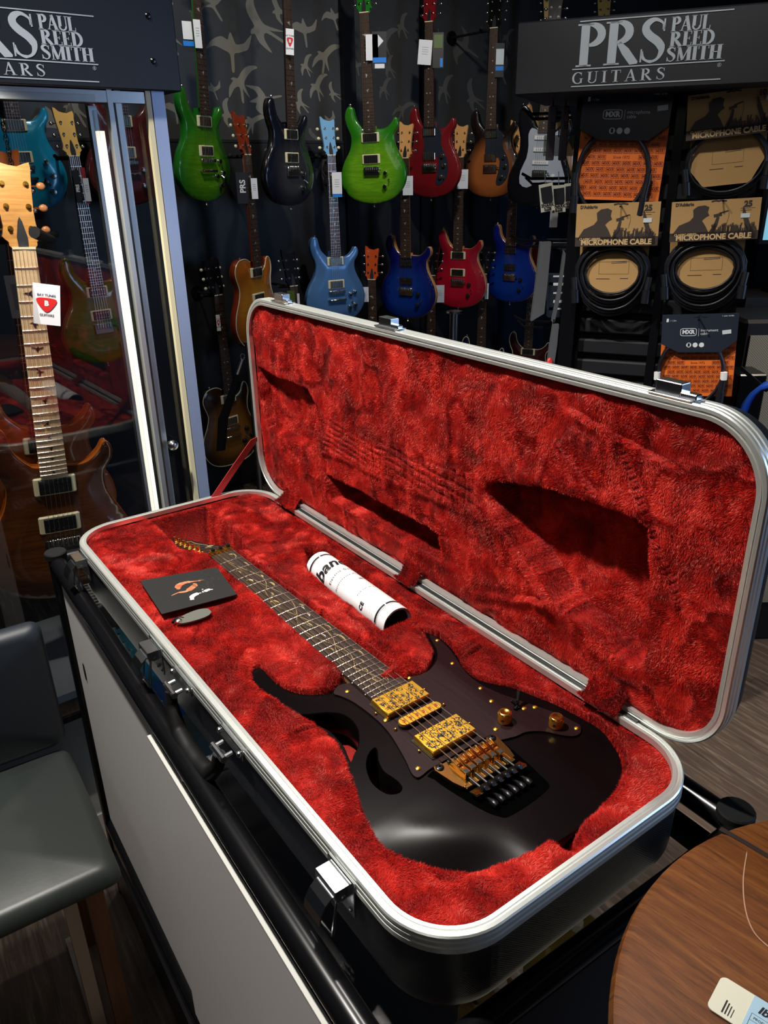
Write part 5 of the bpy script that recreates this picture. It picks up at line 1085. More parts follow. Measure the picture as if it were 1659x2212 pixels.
    HS = HS_PRS if hs == 'PRS' else HS_LP; th_ = math.radians(10); HT = Matrix.Translation((0, 0, .64)) @ Matrix.Rotation(-th_, 4, 'X')
    def f_hs(): return MB().prism(ccw([(x, -y) for x, y in HS]), -.002, .011, lambda x, y, z: tuple(HT @ Vector((x, -z+.0, y)))).mesh('hs', m_black, 30)
    h = part(root, ('hs', hs), 'headstock', f_hs, [hsm or side])
    def f_cap(): return MB().prism(ccw([(-.009, 0), (.009, 0), (.010, .02), (.004, .05), (0, .058), (-.004, .05), (-.010, .02)]), .011, .0125, lambda x, y, z: tuple(HT @ Vector((x, -z, y)))).mesh('cap', m_ink, 0)
    part(h, ('cap',), 'truss_cover', f_cap, [m_ink])
    part(root, ('nut',), 'nut', lambda: MB().box(T(0, -.002, .010), (.043, .006, .004)).mesh('nut', m_black, 0), [m_cream])
    tm = tuner or m_nickel
    for s_ in (-1, 1):
        for k in range(3):
            y = .036+.041*k; x = s_*(.019+.0012*k)
            def f_t(y=y, x=x, s_=s_):
                mb = MB(); q = lambda a, b, c: tuple(HT @ Vector((a, -c, b))); mb.cyl(q(x, y, .011), q(x, y, .019), .0033, n=10).cyl(q(x, y, .011), q(x, y, .013), .0055, n=12); mb.cyl(q(x, y, -.006), q(x+s_*.022, y, -.006), .002, n=6); return mb.mesh('tn', m_nickel, 40)
            tn = part(root, ('tn', s_, k), 'tuner', f_t, [hwm])
            def f_b(y=y, x=x, s_=s_):
                mb = MB(); mb.ball(tuple(HT @ Vector((x+s_*.030, .006, y))), .0085, 10, (1.05, .55, .85)); return mb.mesh('bt', m_nickel, 60)
            part(tn, ('bt', s_, k), 'tuner_button', f_b, [tm])
    zt = .012
    if guard:
        def f_g():
            if shape == 'ST': O = spline([(-.028, .45), (-.06, .44), (-.075, .47), (-.07, .52), (-.075, .58), (-.10, .64), (-.10, .70), (-.06, .72), (-.02, .70), (.03, .69), (.07, .70), (.11, .73), (.135, .72), (.13, .66), (.105, .60), (.095, .55), (.10, .50), (.11, .45), (.09, .44), (.06, .46), (.028, .46)], 2)
            else: O = spline([(-.030, .450), (-.040, .470), (-.038, .50), (-.030, .53), (-.028, .60), (.045, .60), (.052, .64), (.045, .68), (.035, .725), (.05, .74), (.075, .73), (.100, .70), (.108, .65), (.095, .60), (.075, .565), (.066, .535), (.068, .50), (.060, .478), (.035, .462), (.029, .45)], 2)
            return MB().prism(ccw(O), -.001, .0022, T).mesh('g', m_black, 0)
        part(root, ('guard', shape), 'pickguard', f_g, [guard])
    def pk(u, kind, ang=0.):
        w = .082 if ring and kind == 'open' or kind == 'cover' else .07
        pr = None
        if ring is not None and kind in ('open', 'cover'):
            pr = part(root, ('ring',  round(u, 3)), 'pickup_ring', lambda: MB().box(T(0, u, .001), (.090, .008, .043), bev=.003).mesh('r', m_black, 30), [ring])
        p = pr or root
        o = part(p, ('pk', kind, round(u, 3), pr is None), 'pickup', lambda: MB().box(T(0, u, .0045), (.069 if kind != 'single' else .084, .010, .0345 if kind != 'single' else .019), bev=.0015).mesh('p', m_black, 30), [m_pickblk if kind == 'open' else (m_nickel if kind == 'cover' else m_white)])
        if pr is None and kind == 'open':
            pass
        def f_pp():
            mb = MB()
            for r in ((-.009, .009) if kind == 'open' else (-.009,) if kind == 'cover' else (0,)):
                for i in range(6): mb.cyl(T(-.0255+.0102*i, u+r, .0092), T(-.0255+.0102*i, u+r, .0100), .0021, n=8)
            return mb.mesh('pp', m_nickel, 0)
        if pr is None: part(o, ('pp', kind, round(u, 3)), 'pole_pieces', f_pp, [m_nickel])
        else: part(o.parent, ('pp', kind, round(u, 3)), 'pole_pieces', f_pp, [m_nickel])
    if shape == 'ST':
        for u in (.485, .540, .600): pk(u, 'single')
    else: pk(E+.030, cover if isinstance(cover, str) else cover[0]); pk(.600, cover if isinstance(cover, str) else cover[1])
    if bridge == 'trem':
        def f_br():
            mb = MB().box(T(0, .655, .006), (.078, .010, .040), bev=.002)
            for i in range(6): mb.box(T(-.0262+.0105*i, .645, .013), (.0092, .007, .022), bev=.001)
            mb.tube([T(.036, .645, .012), T(.052, .650, .016)], .003, 8); return mb.mesh('br', m_black, 40)
        part(root, ('br',), 'bridge', f_br, [m_nickel])
    else:
        part(root, ('brT', scale), 'bridge', lambda: (lambda mb: [mb.box(T(-.0262+.0105*i, .637, .0125), (.006, .006, .012)) for i in range(6)] and mb.mesh('b', m_black, 40))(MB().box(T(0, .637, .010), (.090, .009, .014), bev=.002)), [hwm])
        part(root, ('tp',), 'tailpiece', lambda: MB().box(T(0, .678, .011), (.088, .011, .012), bev=.004).cyl(T(-.043, .678, 0), T(-.043, .678, .016), .006, n=12).cyl(T(.043, .678, 0), T(.043, .678, .016), .006, n=12).mesh('t', m_black, 40), [hwm])
    for (kx, ky) in (knobs or [(.070, .665), (.065, .725)]):
        part(root, ('kn', kx, ky), 'control_knob', lambda: MB().lathe([(.0125, 0), (.0125, .003), (.0100, .012), (.0092, .014), (0, .0145)], T(kx, ky, -.001), (0, -1, 0), 18).mesh('k', m_black, 40), [knobm or m_nickel])
    part(root, ('sw', bridge), 'selector_switch', lambda: MB().cyl(T(.085, .695, 0), T(.085, .695, .004), .005, n=10).tube([T(.085, .695, .003), T(.090, .705, .014)], [.0018, .003], 6).mesh('s', m_black, 40), [hwm])
    for i in range(6):
        a_ = -.0175+.007*i; b_ = -.0262+.0105*i
        part(root, ('st', i), 'string', lambda: MB().tube([T(a_, 0, .0128), T(b_, .648, .0185)], .0006 if i < 3 else .0004, 4).mesh('st', m_string, 0), [m_string])
    for (bx, by) in ([(DC[7][0]+.008, DC[7][1]+.004)] if shape == 'DC' else [(-.12, .345)] if shape == 'ST' else [(-.09, .43)])+[(0, .803)]:
        part(root, ('bn', bx, by), 'strap_button', lambda: MB().lathe([(.004, 0), (.003, .006), (.007, .012), (.006, .015), (0, .015)], T(bx, by, -.02), (0, 0, 1) if by < .6 else (0, 0, -1), 12).mesh('bn', m_black, 40), [m_nickel])
    return root
def place(uA, a, uB, b, Y, face, **k):
    A = at(a[0], a[1], Y); B = at(b[0], b[1], Y); D = (B-A).normalized(); D = (D+Vector((0, 0, -1))*1.2).normalized(); P = A-D*uA
    return build_guitar(P=P, Dn=D, face=face, **k), P, D
def wall_hanger(P, label, L=.13, dirv=None):
    """fork at the top of the neck, arm back to the wall"""
    fo = P+Vector((0, 0, -.005)); s = (fo-WP).dot(WN); back = fo-WN*(s-.012); t = thing('guitar_hanger', label, 'hanger', Matrix.Translation(back)); r = fo-back
    MB().cyl(-WN*.008, WN*.004, .032, n=16).build('wall_plate', m_black, t)
    mb = MB().tube([(0, 0, 0), r*.5, r-WN*.05], .006, 8); 
    for s_ in (-1, 1):
        X = Vector((1, 0, 0)); c = r-WN*.05; mb.tube([c, c+X*s_*.025-Vector((0, .006, 0)), c+X*s_*.038-Vector((0, .02, 0)), c+X*s_*.036-Vector((0, .048, -.008))], .0075, 8)
    mb.build('fork', m_rubber, t); return t
def price_tag(P, D, u, dx, label, size=(.045, .085), m=None, red=False, blue=False, face=0, dy=-.028, rot=0., name='price_tag', text=None):
    c = P+D*u; t = thing(name, label, 'price tag', Matrix.Translation(c+Vector((dx, dy, 0))) @ Matrix.Rotation(math.radians(face), 4, 'Z') @ Matrix.Rotation(rot, 4, 'Y')); w, h = size
    MB().box((0, 0, -h/2), (w, .0012, h)).build('card', m or m_paper, t, smooth=0)
    MB().tube([(0, 0, -.004), (-dx*.3, -dy*.2, .012), (-dx, -dy*.6, .016)], .0006, 4).build('tie', m_ink, t)
    if blue: MB().box((0, -.0012, -h*.93), (w, .001, h*.13)).build('blue_band', mat('tag_blue', (.01, .22, .75), .5), t, smooth=0)
    if red:
        mb = MB().prism(ccw(spline([(-.36*w, h*-.36), (0, -h*.33), (.36*w, -h*.36), (.30*w, -h*.50), (.0, -h*.68), (-.30*w, -h*.50)], 4)), .0008, .0016, lambda x, y, z: (x, -z, y)); mb.build('red_pick', mat('tag_red', (.65, .02, .02), .5), t, smooth=0)
        mb = MB(); vs, fs = text_mesh('B', h*.17, lambda a, b: (a, -.0019, -h*.47+b), bold=.0008); mb.add(vs, fs); mb.build('white_letter', m_white, t, smooth=0, fix=False)
        mb = MB()
        for s_, yy in (('BAY TUNES', -.27), ('GUITARS', -.76)): vs, fs = text_mesh(s_, h*.085, lambda a, b: (a, -.0012, h*yy+b), bold=.0001); mb.add(vs, fs)
        mb.build('print', m_ink, t, smooth=0, fix=False)
    elif text is None:
        mb = MB()
        for k in range(4): mb.box((0, -.0009, -h*(.30+.09*k)), (w*(.5-.06*(k % 2)), .0004, h*.018))
        mb.build('print', mat('tag_grey_print', (.35, .35, .35), .6), t, smooth=0)
    return t
GR1, GR2, GR3 = 'guitars in the top row on the wall', 'guitars in the middle row on the wall', 'guitars in the bottom row on the wall'
m_grn_side = flat('green_side', (.010, .16, .012)); m_nat = m_wood_n; m_goldb = MATS['gold']
PL = {}
def G_(key, *a, **k): r, P, D = place(*a, name='electric_guitar', **k); PL[key] = (P, D); return r
G_('greenL', .476, (440.5, 256), .80, (448, 437), 3.65, 60, label='bright green electric guitar turned side-on, top row beside the lit cabinet', group=GR1, top=burst('green_burst', (.10, .30, .008), (.012, .15, .008), .08, .15, fig=.5), side=m_grn_side, ring=m_cream, cover='cover', bridge='stop', frets=22, hwm=m_nickel, knobs=[(.075, .64), (.095, .685), (.055, .70), (.08, .735)], binding=None, neckm=m_grn_side)
G_('dark', .476, (628, 274), .80, (631, 445), 3.80, 55, label='smoky grey-black electric guitar with cream pickup rings in the top row', group=GR1, top=burst('smoke_burst', (.035, .035, .040), (.006, .007, .014), .06, .13), side=flat('gloss_black', (.004, .004, .006)), frets=24)
G_('green', .476, (799, 282), .80, (811, 442), 4.10, -16, label='large bright green flamed electric guitar seen nearly face-on in the top row', group=GR1, top=burst('green_flame', (.16, .42, .012), (.010, .20, .006), .10, .155, fig=.45), side=m_grn_side, frets=24, binding=None, hsm=m_grn_side)
G_('redV', .457, (928, 272), .80, (929, 422), 4.45, -30, label='dark red electric guitar with long black pickguard in the top row', group=GR1, top=flat('dark_red', (.20, .008, .012)), side=flat('dark_red', (.20, .008, .012)), ring=None, cover=('cover', 'cover'), guard=m_cardblk, inlay='dot', bridge='trem', knobs=[(.075, .60), (.085, .645), (.065, .70)], binding=None)
G_('sunV', .457, (1061.5, 277), .80, (1058, 418.5), 4.60, -28, label='brown sunburst electric guitar with black pickguard, right end of the top row', group=GR1, top=burst('brown_burst', (.40, .12, .03), (.010, .005, .004), .085, .15), side=flat('burst_black', (.008, .004, .004)), ring=None, cover=('cover', 'cover'), guard=m_cardblk, inlay='dot', knobs=[(.075, .60), (.085, .645), (.065, .70)], hsm=m_black)
G_('orange', 0, (531, 335), .457, (554.5, 569), 3.68, 62, label='amber single-cut electric guitar turned side-on with red-brown back, middle row', group=GR2, top=burst('amber_burst', (.58, .24, .02), (.40, .10, .01), .08, .16, fig=.3), side=flat('red_mahogany', (.24, .030, .008)), shape='LP', cover='cover', bridge='stop', knobs=[(.09, .66), (.12, .70), (.07, .72), (.11, .76)], tuner=m_cream, binding=m_cream, hsm=flat('red_mahogany', (.24, .030, .008)))
G_('ltblue', 0, (714, 336), .457, (725, 549), 4.10, 26, label='metallic light blue electric guitar with light blue headstock, middle row', group=GR2, top=flat('frost_blue', (.10, .24, .50), .35, .32), side=flat('frost_blue', (.10, .24, .50), .35, .32), cover='cover', bridge='stop', knobs=[(.075, .655), (.10, .645), (.07, .72), (.10, .71)], tuner=m_cream, binding=None, hsm=flat('pale_blue', (.16, .38, .62), 0., .4))
G_('blue', 0, (876, 342), .476, (877.6, 553), 4.30, -26, label='deep blue electric guitar with natural headstock, middle row right of the light blue one', group=GR2, top=burst('blue_burst', (.005, .035, .26), (.003, .004, .10), .09, .155), side=m_wood_n, ring=None, cover='open', frets=24, knobm=m_ink, hsm=m_wood_n, binding=None, neckm=m_wood_n)
G_('red', 0, (994, 340), .476, (990, 538), 4.60, -26, label='cherry red electric guitar with cream pickup rings, middle row above the chrome stand', group=GR2, top=burst('cherry', (.50, .008, .030), (.30, .006, .020), .10, .17), side=m_wood_n, ring=m_cream, cover='open', frets=24, knobm=m_ink, hsm=m_wood_n, binding=None, neckm=m_wood_n)
G_('blueR', 0, (1112, 332), .476, (1105, 528), 4.68, -34, label='deep blue electric guitar at the right end of the middle row, beside the black hooks', group=GR2, top=burst('blue_burst2', (.004, .040, .30), (.003, .010, .16), .09, .16), side=m_wood_n, ring=None, cover='open', frets=24, knobm=m_ink, hsm=m_wood_n, binding=None, neckm=m_wood_n)
G_('LP', 0, (468.6, 638), .457, (492, 827), 3.66, 48, label='tobacco sunburst single-cut guitar with cream binding, bottom left beside the cabinet post', group=GR3, top=burst('tobacco', (.30, .11, .015), (.030, .010, .004), .07, .16), side=flat('gloss_black', (.004, .004, .006)), shape='LP', cover='cover', bridge='stop', inlay='dot', hs='LP', tuner=m_cream, knobs=[(.09, .66), (.12, .70), (.07, .72), (.11, .76)], binding=m_cream, hsm=flat('gloss_black', (.004, .004, .006)), knobm=m_ink)
G_('small', 0, (632, 618), .476, (642, 820), 3.85, 38, label='black headstock guitar with green tag, mostly hidden behind the lid corner', group=GR3, top=flat('gloss_black', (.004, .004, .006)), side=flat('gloss_black', (.004, .004, .006)))
G_('orangeH', 0, (804, 604), .476, (808, 810), 4.25, -16, label='guitar with orange-red headstock rising behind the case lid, bottom row', group=GR3, top=flat('rust', (.35, .05, .01)), side=flat('rust', (.35, .05, .01)), hsm=flat('rust_orange', (.55, .075, .015)))
G_('blk1', 0, (934, 595), .476, (930, 800), 4.55, -22, label='black headstock guitar between the blue and the red bodies, bottom row', group=GR3, top=flat('gloss_black', (.004, .004, .006)), side=flat('gloss_black', (.004, .004, .006)))
G_('blk2', 0, (1045, 592), .476, (1040, 800), 4.65, -22, label='black headstock guitar right of the chrome stand, bottom row', group=GR3, top=flat('navy_gloss', (.004, .008, .03)), side=flat('gloss_black', (.004, .004, .006)), binding=m_cream)
G_('maroon', 0, (1152, 588), .457, (1140, 742), 4.9, -20, label='maroon guitar with red headstock half hidden by the rack, bottom row', group=GR3, top=burst('maroon', (.16, .012, .008), (.04, .004, .004), .07, .15), side=flat('maroon_s', (.06, .004, .004)), ring=m_cream, cover='open', hsm=flat('maroon_h', (.22, .010, .010)), binding=m_cream)
G_('strat', .46, (1174, 286), .635, (1163, 365), 4.35, -22, label='black electric guitar with white pickguard hanging behind the slim boxes', group='guitars behind the rack', top=flat('gloss_black', (.004, .004, .006)), side=flat('gloss_black', (.004, .004, .006)), shape='ST', guard=mat('pearl_white', (.42, .45, .50), .4), ring=None, inlay='dot', bridge='trem', knobm=m_white)
G_('teal', .457, (27.5, 251.6), .635, (49, 354), 3.35, 34, label='teal guitar seen through the cabinet glass behind the brown headstock', group='guitars seen through the cabinet', top=flat('teal', (.008, .26, .44), .1), side=flat('teal', (.008, .26, .44), .1), cover='cover', bridge='stop', knobs=[(.09, .62), (.11, .67), (.075, .69), (.10, .73)], hwm=m_nickel)
G_('natg', 0, (158, 338), .476, (211, 608), 3.28, 40, label='guitar with natural headstock and green top seen through the cabinet glass', group='guitars seen through the cabinet', top=burst('moss_green', (.09, .17, .010), (.06, .11, .008), .1, .16, fig=.4), side=flat('tan_side', (.42, .20, .08)), frets=24, hsm=mat('honey_maple', (.85, .50, .12), .35, coat=.4), neckm=flat('tan_side', (.42, .20, .08)))
G_('wine', .476, (262, 255), .80, (285, 445), 3.45, 44, label='dark wine guitar with cream rings, standing in for a reflection in the right cabinet pane', group='guitars seen through the cabinet', top=flat('wine', (.09, .010, .008)), side=flat('wine', (.09, .010, .008)), cover='cover', bridge='stop', hwm=m_nickel)  # added guitar in place of one mirrored in the glass
# guitars over the sign: only their headstocks show
for px, lab in ((1189, 'natural headstock guitar standing above the sign, left one of two'), (1306, 'natural headstock guitar standing above the sign, right one of two')):
    k_ = 'top%d' % px
    G_(k_, -.075, (px, 22), .476, (px-2, 330), 4.9, -10, label=lab, group='guitars above the sign', top=flat('honey', (.5, .25, .07)), side=m_wood_n, hsm=mat('honey_maple', (.85, .50, .12), .35, coat=.4))
for key, lab in (('orange', 'black wall hanger carrying the amber single-cut guitar'), ('ltblue', 'black wall hanger carrying the light blue guitar'), ('LP', 'black wall hanger carrying the tobacco sunburst guitar'), ('small', 'black wall hanger carrying the guitar behind the lid corner'), ('natg', 'wall hanger seen through the cabinet glass, under the natural headstock'), ('sunV', 'black wall hanger carrying the brown sunburst guitar'), ('blue', 'black wall hanger of the deep blue guitar'), ('red', 'black wall hanger of the cherry red guitar')):
    wall_hanger(PL[key][0], lab)
# tags
def PT(key, px, py, **k):
    P, D = PL[key]; c = at(px, py, P.y-.03); o = price_tag(c, Vector((0, 0, -1)), 0, 0, dy=0., **k); return o
sz = lambda w, h, key: (w*PL[key][0].y/1740, h*PL[key][0].y/1990)
m_hangblk = mat('black_hang_card', (.012, .012, .014), .5)
def dark_tag(key, px, py, w, h, label, **k):
    P, D = PL[key]; t = PT(key, px, py, label=label, size=sz(w, h, key), m=m_hangblk, name='hang_card', text='x', **k); W, Hh = sz(w, h, key); return t, W, Hh
t_, w, h = dark_tag('greenL', 400, 24, 22, 76, 'black and white maker hang card on the left side of the side-on green neck', face=30); MB().box((0, -.0016, -h*.47), (w*.85, .001, h*.45)).build('white_panel', m_paper, t_, smooth=0); MB().box((0, -.0016, -h*.80), (w*.95, .001, h*.13)).build('blue_band', mat('tag_blue', (.01, .22, .75), .5), t_, smooth=0)
PT('greenL', 424, 42, label='white price tag on the neck of the side-on green guitar', size=sz(14, 54, 'greenL'), face=30)
PT('dark', 626, 62, label='white price tag with red pick mark on the smoky guitar neck', size=sz(16, 50, 'dark'), red=True, face=20, rot=.06)
t_, w, h = dark_tag('green', 819, 68, 27, 72, 'black maker hang card beside the green face-on guitar neck'); MB().prism([(-w*.1, -h*.08), (-w*.1, -h*.42), (w*.30, -h*.25)], .0012, .002, lambda x, y, z: (x, -z, y)).build('white_arrow', m_grey, t_, smooth=0); MB().box((0, -.0016, -h*.76), (w*.95, .001, h*.14)).build('blue_band', MATS['tag_blue'], t_, smooth=0); MB().box((0, -.0016, -h*.92), (w*.7, .001, h*.12)).build('white_panel', m_paper, t_, smooth=0)
PT('green', 803, 74, label='plain white price tag across the green face-on guitar neck', size=sz(24, 50, 'green'), text='x')
PT('redV', 920, 86, label='cream price tag on the dark red guitar neck', size=sz(26, 48, 'redV'), rot=.08)
t_, w, h = dark_tag('redV', 947, 70, 21, 68, 'black and green hang card beside the dark red guitar neck'); MB().box((0, -.0016, -h*.25), (w*.8, .001, h*.38)).build('green_panel', mat('olive_card', (.08, .13, .02), .5), t_, smooth=0); MB().box((w*.3, -.0016, -h*.85), (w*.25, .001, h*.25)).build('blue_band', MATS['tag_blue'], t_, smooth=0)
t_, w, h = dark_tag('sunV', 1081, 93, 17, 66, 'black and white hang card beside the sunburst guitar neck'); MB().box((0, -.0016, -h*.40), (w*.9, .001, h*.46)).build('grey_panel', m_label, t_, smooth=0); MB().box((0, -.0016, -h*.74), (w*.9, .001, h*.13)).build('blue_band', MATS['tag_blue'], t_, smooth=0)
t_, w, h = dark_tag('orange', 522, 372, 26, 68, 'black hang card with white lettering beside the amber guitar neck', face=20)
mb = MB(); vs, fs = text_mesh('PRS', w*.62, lambda a, b: (-b, -.0014, -h*.45+a), bold=.001); mb.add(vs, fs); mb.build('lettering', m_white, t_, smooth=0, fix=False)
PT('orange', 548, 385, label='white price tag on the amber single-cut guitar neck', size=sz(13, 45, 'orange'), face=20)
PT('ltblue', 727, 372, label='white and blue price tag on the light blue guitar neck', size=sz(20, 54, 'ltblue'), blue=True)
PT('blue', 881, 380, label='white price tag on the deep blue guitar neck under the green body', size=sz(21, 42, 'blue'))
PT('red', 1000, 366, label='white price tag on the cherry red guitar neck under the dark red body', size=sz(22, 42, 'red'))
PT('blueR', 1121, 372, label='white price tag on the neck of the blue guitar at the row end', size=sz(18, 32, 'blueR'), rot=-.1)
PT('LP', 470, 680, label='white tag with red mark on the tobacco sunburst guitar neck', size=sz(9, 40, 'LP'), red=True, face=30)
PT('small', 628, 628, label='olive hang card under the black headstock at the lid corner', size=sz(16, 32, 'small'), m=MATS['olive_card'], text='x')
PT('small', 644, 634, label='narrow white tag right of the olive card at the lid corner', size=sz(5, 26, 'small'), text='x')
PT('orangeH', 789, 620, label='grey card left of the neck under the orange-red headstock', size=sz(14, 36, 'orangeH'), m=m_grey)
PT('blk1', 950, 616, label='small grey card left of the cherry red body edge', size=sz(20, 42, 'blk1'), m=m_label)
PT('blk2', 1052, 612, label='white and red card right of the cherry red body edge', size=sz(8, 38, 'blk2'))
t_, w, h = dark_tag('natg', 162, 368, 12, 70, 'black hang card with white lettering on the guitar seen through the cabinet', face=30)
mb = MB(); vs, fs = text_mesh('PRS', w*.75, lambda a, b: (-b, -.0014, -h*.55+a), bold=.001); mb.add(vs, fs); mb.build('lettering', m_white, t_, smooth=0, fix=False)
PT('natg', 178, 362, label='red hang card behind the white tag, seen through the cabinet', size=sz(8, 78, 'natg'), m=mat('tag_red2', (.35, .02, .02), .5), face=30, text='x')
PT('natg', 184, 385, label='white price tag on the natural headstock guitar, seen through the cabinet', size=sz(11, 50, 'natg'), face=30)
# ---------------------------------------------------------------- brown guitar inside the cabinet
m_brn = burst('brown_flame', (.15, .045, .012), (.06, .016, .006), .06, .17, fig=.75, coat=.8, rough=.2); m_amb = flat('amber_side', (.42, .10, .012), 0, .2, .8)
D0 = (at(115, 1022, 1.62)-at(50, 537, 1.62)).normalized(); D1 = (D0+Vector((0, 0, -.25))).normalized()
bg = build_guitar('electric_guitar', 'large brown figured guitar with maple neck and wooden tuner buttons inside the lit cabinet', None, m_brn, m_amb, at(50, 537, 1.62), D0, 32, neck='maple', ring=m_cream, cover='open', frets=24, hsm=grain('figured_headstock', (.40, .17, .04), (.62, .32, .09), (1, 1, 14), 12, .3, coat=.5), tuner=mat('wood_button', (.42, .16, .05), .35, coat=.5), detail=True, hwm=m_gold, neckm=m_amb)
# second guitar hanging behind it in the cabinet
bg2 = build_guitar('electric_guitar', 'second amber-brown guitar tucked behind the large brown one in the cabinet', None, flat('amber_top', (.20, .045, .008)), m_amb, at(50, 537, 1.62)+Vector((-.10, .20, .03)), D0, 32, frets=24, hsm=m_amb, neckm=m_amb)
hg = thing('guitar_hanger', 'padded black fork holding the brown guitar in the cabinet', 'hanger', Matrix.Translation(at(50, 520, 1.62)+Vector((0, 0, .0))))
mb = MB(); 
for s_ in (-1, 1): mb.tube([(s_*.006, .07, .0), (s_*.040, .045, -.002), (s_*.046, .0, .004), (s_*.044, -.045, .018)], [.007, .008, .0105, .0115], 12)
mb.tube([(0, .07, 0), (0, .17, .0)], .007, 10); mb.build('fork', m_rubber, hg)
# tag on the brown guitar
P_ = at(100, 614, 1.555); price_tag(P_, Vector((0, 0, -1)), 0, 0, 'white shop tag with red pick emblem tied to the brown guitar neck', (.050, .078), red=True, face=10, dy=0, rot=.16)
t_ = thing('info_card', 'grey square card behind the brown guitar neck in the cabinet', 'card', Matrix.Translation(at(33, 595, 1.72))); MB().box((0, 0, -.045), (.050, .0015, .09)).build('card', mat('grey_card2', (.38, .38, .34), .6), t_, smooth=0); MB().box((.004, -.001, -.045), (.03, .001, .055)).build('print', mat('grey_p', (.22, .21, .22), .6), t_, smooth=0)
# chain
ch = thing('hanging_chain', 'thin dark chain hanging in the cabinet before the teal guitar', 'chain', Matrix.Translation(at(4, 245, 1.70))); p0 = at(4, 255, 1.70); p1 = at(28, 372, 1.70); o0 = at(4, 245, 1.70)
for i in range(9):
    c = p0.lerp(p1, (i+.5)/9)-o0; w_ = .005; L_ = .0085*1.1; ax = Vector((1, 0, 0)) if i % 2 else Vector((0, 1, 0))
    MB().tube([c+ax*w_*math.sin(t*PI/6)+Vector((0, 0, 1))*L_*math.cos(t*PI/6) for t in range(12)], .0011, 5, closed=True).build('link', m_black, ch)
# ================================================================ chair, round table, pedals, stand and the far corner
rd = Vector((.546, -.837, 0)).normalized(); ld = Vector((-rd.y*-1, 0, 0)); ld = Vector((-.837, -.546, 0)).normalized()
CR = Vector((-.651, 1.254, 0)); SW_, SD_ = .42, .374
cm = frame(CR+ld*(SW_/2)+rd*(SD_/2), -ld, -rd, Vector((0, 0, 1)))   # x to the right, y to the back
chair = thing('chair', 'low-backed dark leather chair with steel and brown wood legs, bottom left', 'chair', cm)
m_lea = mat('dark_leather', (.022, .027, .025), .42); t_ = NT(m_lea); t_.bump(t_.noise(t_.coord(), 90, 4, .6), .12, .001)
m_lea2 = mat('dark_leather_back', (.012, .017, .026), .45)
def cushion(w, d, h, c, m, name, T=None):
    P = []; mb = MB(); n = 16; 
    o = rrect(w, d, .022, 5, -w/2, -d/2); rings = [(0, 0), (.0, h*.18), (-.003, h*.5), (-.010, h*.85), (-.022, h)]
    base_ = []
    for off, z in rings:
        for x, y in o: l = math.hypot(x, y); mb.v.append((x*(1+off/(w/2)), y*(1+off/(d/2)), z))
    N = len(o)
    for r in range(len(rings)-1):
        for i in range(N): mb.f.append((r*N+i, r*N+(i+1) % N, (r+1)*N+(i+1) % N, (r+1)*N+i)); mb.mi.append(0)
    mb.f.append(tuple(range(N-1, -1, -1))); mb.mi.append(0)
    k0 = len(mb.v); mb.v.append((0, 0, h+.004)); 
    for i in range(N): mb.f.append(((len(rings)-1)*N+i, (len(rings)-1)*N+(i+1) % N, k0)); mb.mi.append(0)
    mb.xf(c); return mb.build(name, m, chair, smooth=70)
cushion(SW_, SD_, .034, Matrix.Translation((0, 0, .466)), m_lea, 'seat')
zt2 = at(100, 1350, 1.254).z
cushion(SW_, zt2-.50, .034, Matrix.Translation((0, SD_/2+.020, .50+(zt2-.50)/2)) @ Matrix.Rotation(math.radians(90-4), 4, 'X'), m_lea2, 'backrest')
m_steel = mat('brushed_steel', (.35, .33, .30), .35, .9); m_bwood = grain('brown_leg_wood', (.10, .035, .012), (.18, .07, .025), (20, 20, 1), 5, .45)
for sx in (-1, 1):
    MB().box((sx*(SW_/2-.045), -SD_/2+.05, .235), (.028, .028, .465)).build('leg', m_bwood, chair); MB().box((sx*(SW_/2-.045), SD_/2-.05, .235), (.028, .028, .465)).build('leg', m_bwood, chair)
    mb = MB().box((sx*(SW_/2-.085), 0, .455), (.022, SD_-.06, .016)).box((sx*(SW_/2-.085), -SD_/2+.06, .23), (.022, .016, .45)).box((sx*(SW_/2-.085), 0, .012), (.022, SD_-.06, .016)); mb.build('steel_frame', m_steel, chair, smooth=20)
# round table
TC = Vector((.4237, .3137, 0)); TR_ = .2671; TZ = .96
m_tt = mat('walnut_top', (.16, .06, .02), .5, spec=.2); t_ = NT(m_tt); v_ = t_.coord((1, 1, 1), (0, 0, math.radians(47)), 'Object')
mp_ = t_.n('ShaderNodeMapping'); mp_.inputs['Scale'].default_value = (3, 34, 1); t_.l(v_, mp_.inputs['Vector']); na = t_.noise(mp_.outputs[0], 3.2, 6, .7, .8); mp2 = t_.n('ShaderNodeMapping'); mp2.inputs['Scale'].default_value = (9, 160, 1); t_.l(v_, mp2.inputs['Vector']); nb = t_.noise(mp2.outputs[0], 4, 3, .6, .3)
cc = t_.ramp(na, [(.28, (.052, .017, .004)), (.5, (.115, .036, .008)), (.72, (.18, .066, .016))]); cc = t_.mix(t_.ramp(nb, [(.56, (0, 0, 0)), (.66, (.55, .55, .55))]), cc, (.045, .014, .006)); t_.l(cc, t_.b.inputs['Base Color'])
tab = thing('round_table', 'round brown wooden table with a dark inlaid stripe and a pale scratch, bottom right', 'table', TC)
MB().lathe([(0, TZ-.030), (TR_-.010, TZ-.030), (TR_-.002, TZ-.022), (TR_, TZ-.012), (TR_-.003, TZ-.003), (TR_-.009, TZ), (0, TZ)], n=96).build('tabletop', m_tt, tab, smooth=40)
MB().cyl((0, 0, .02), (0, 0, TZ-.03), .03, n=20).build('pedestal', m_black, tab); MB().lathe([(0, 0), (.17, 0), (.17, .01), (.04, .03), (0, .03)], n=40).build('table_base', m_black, tab)
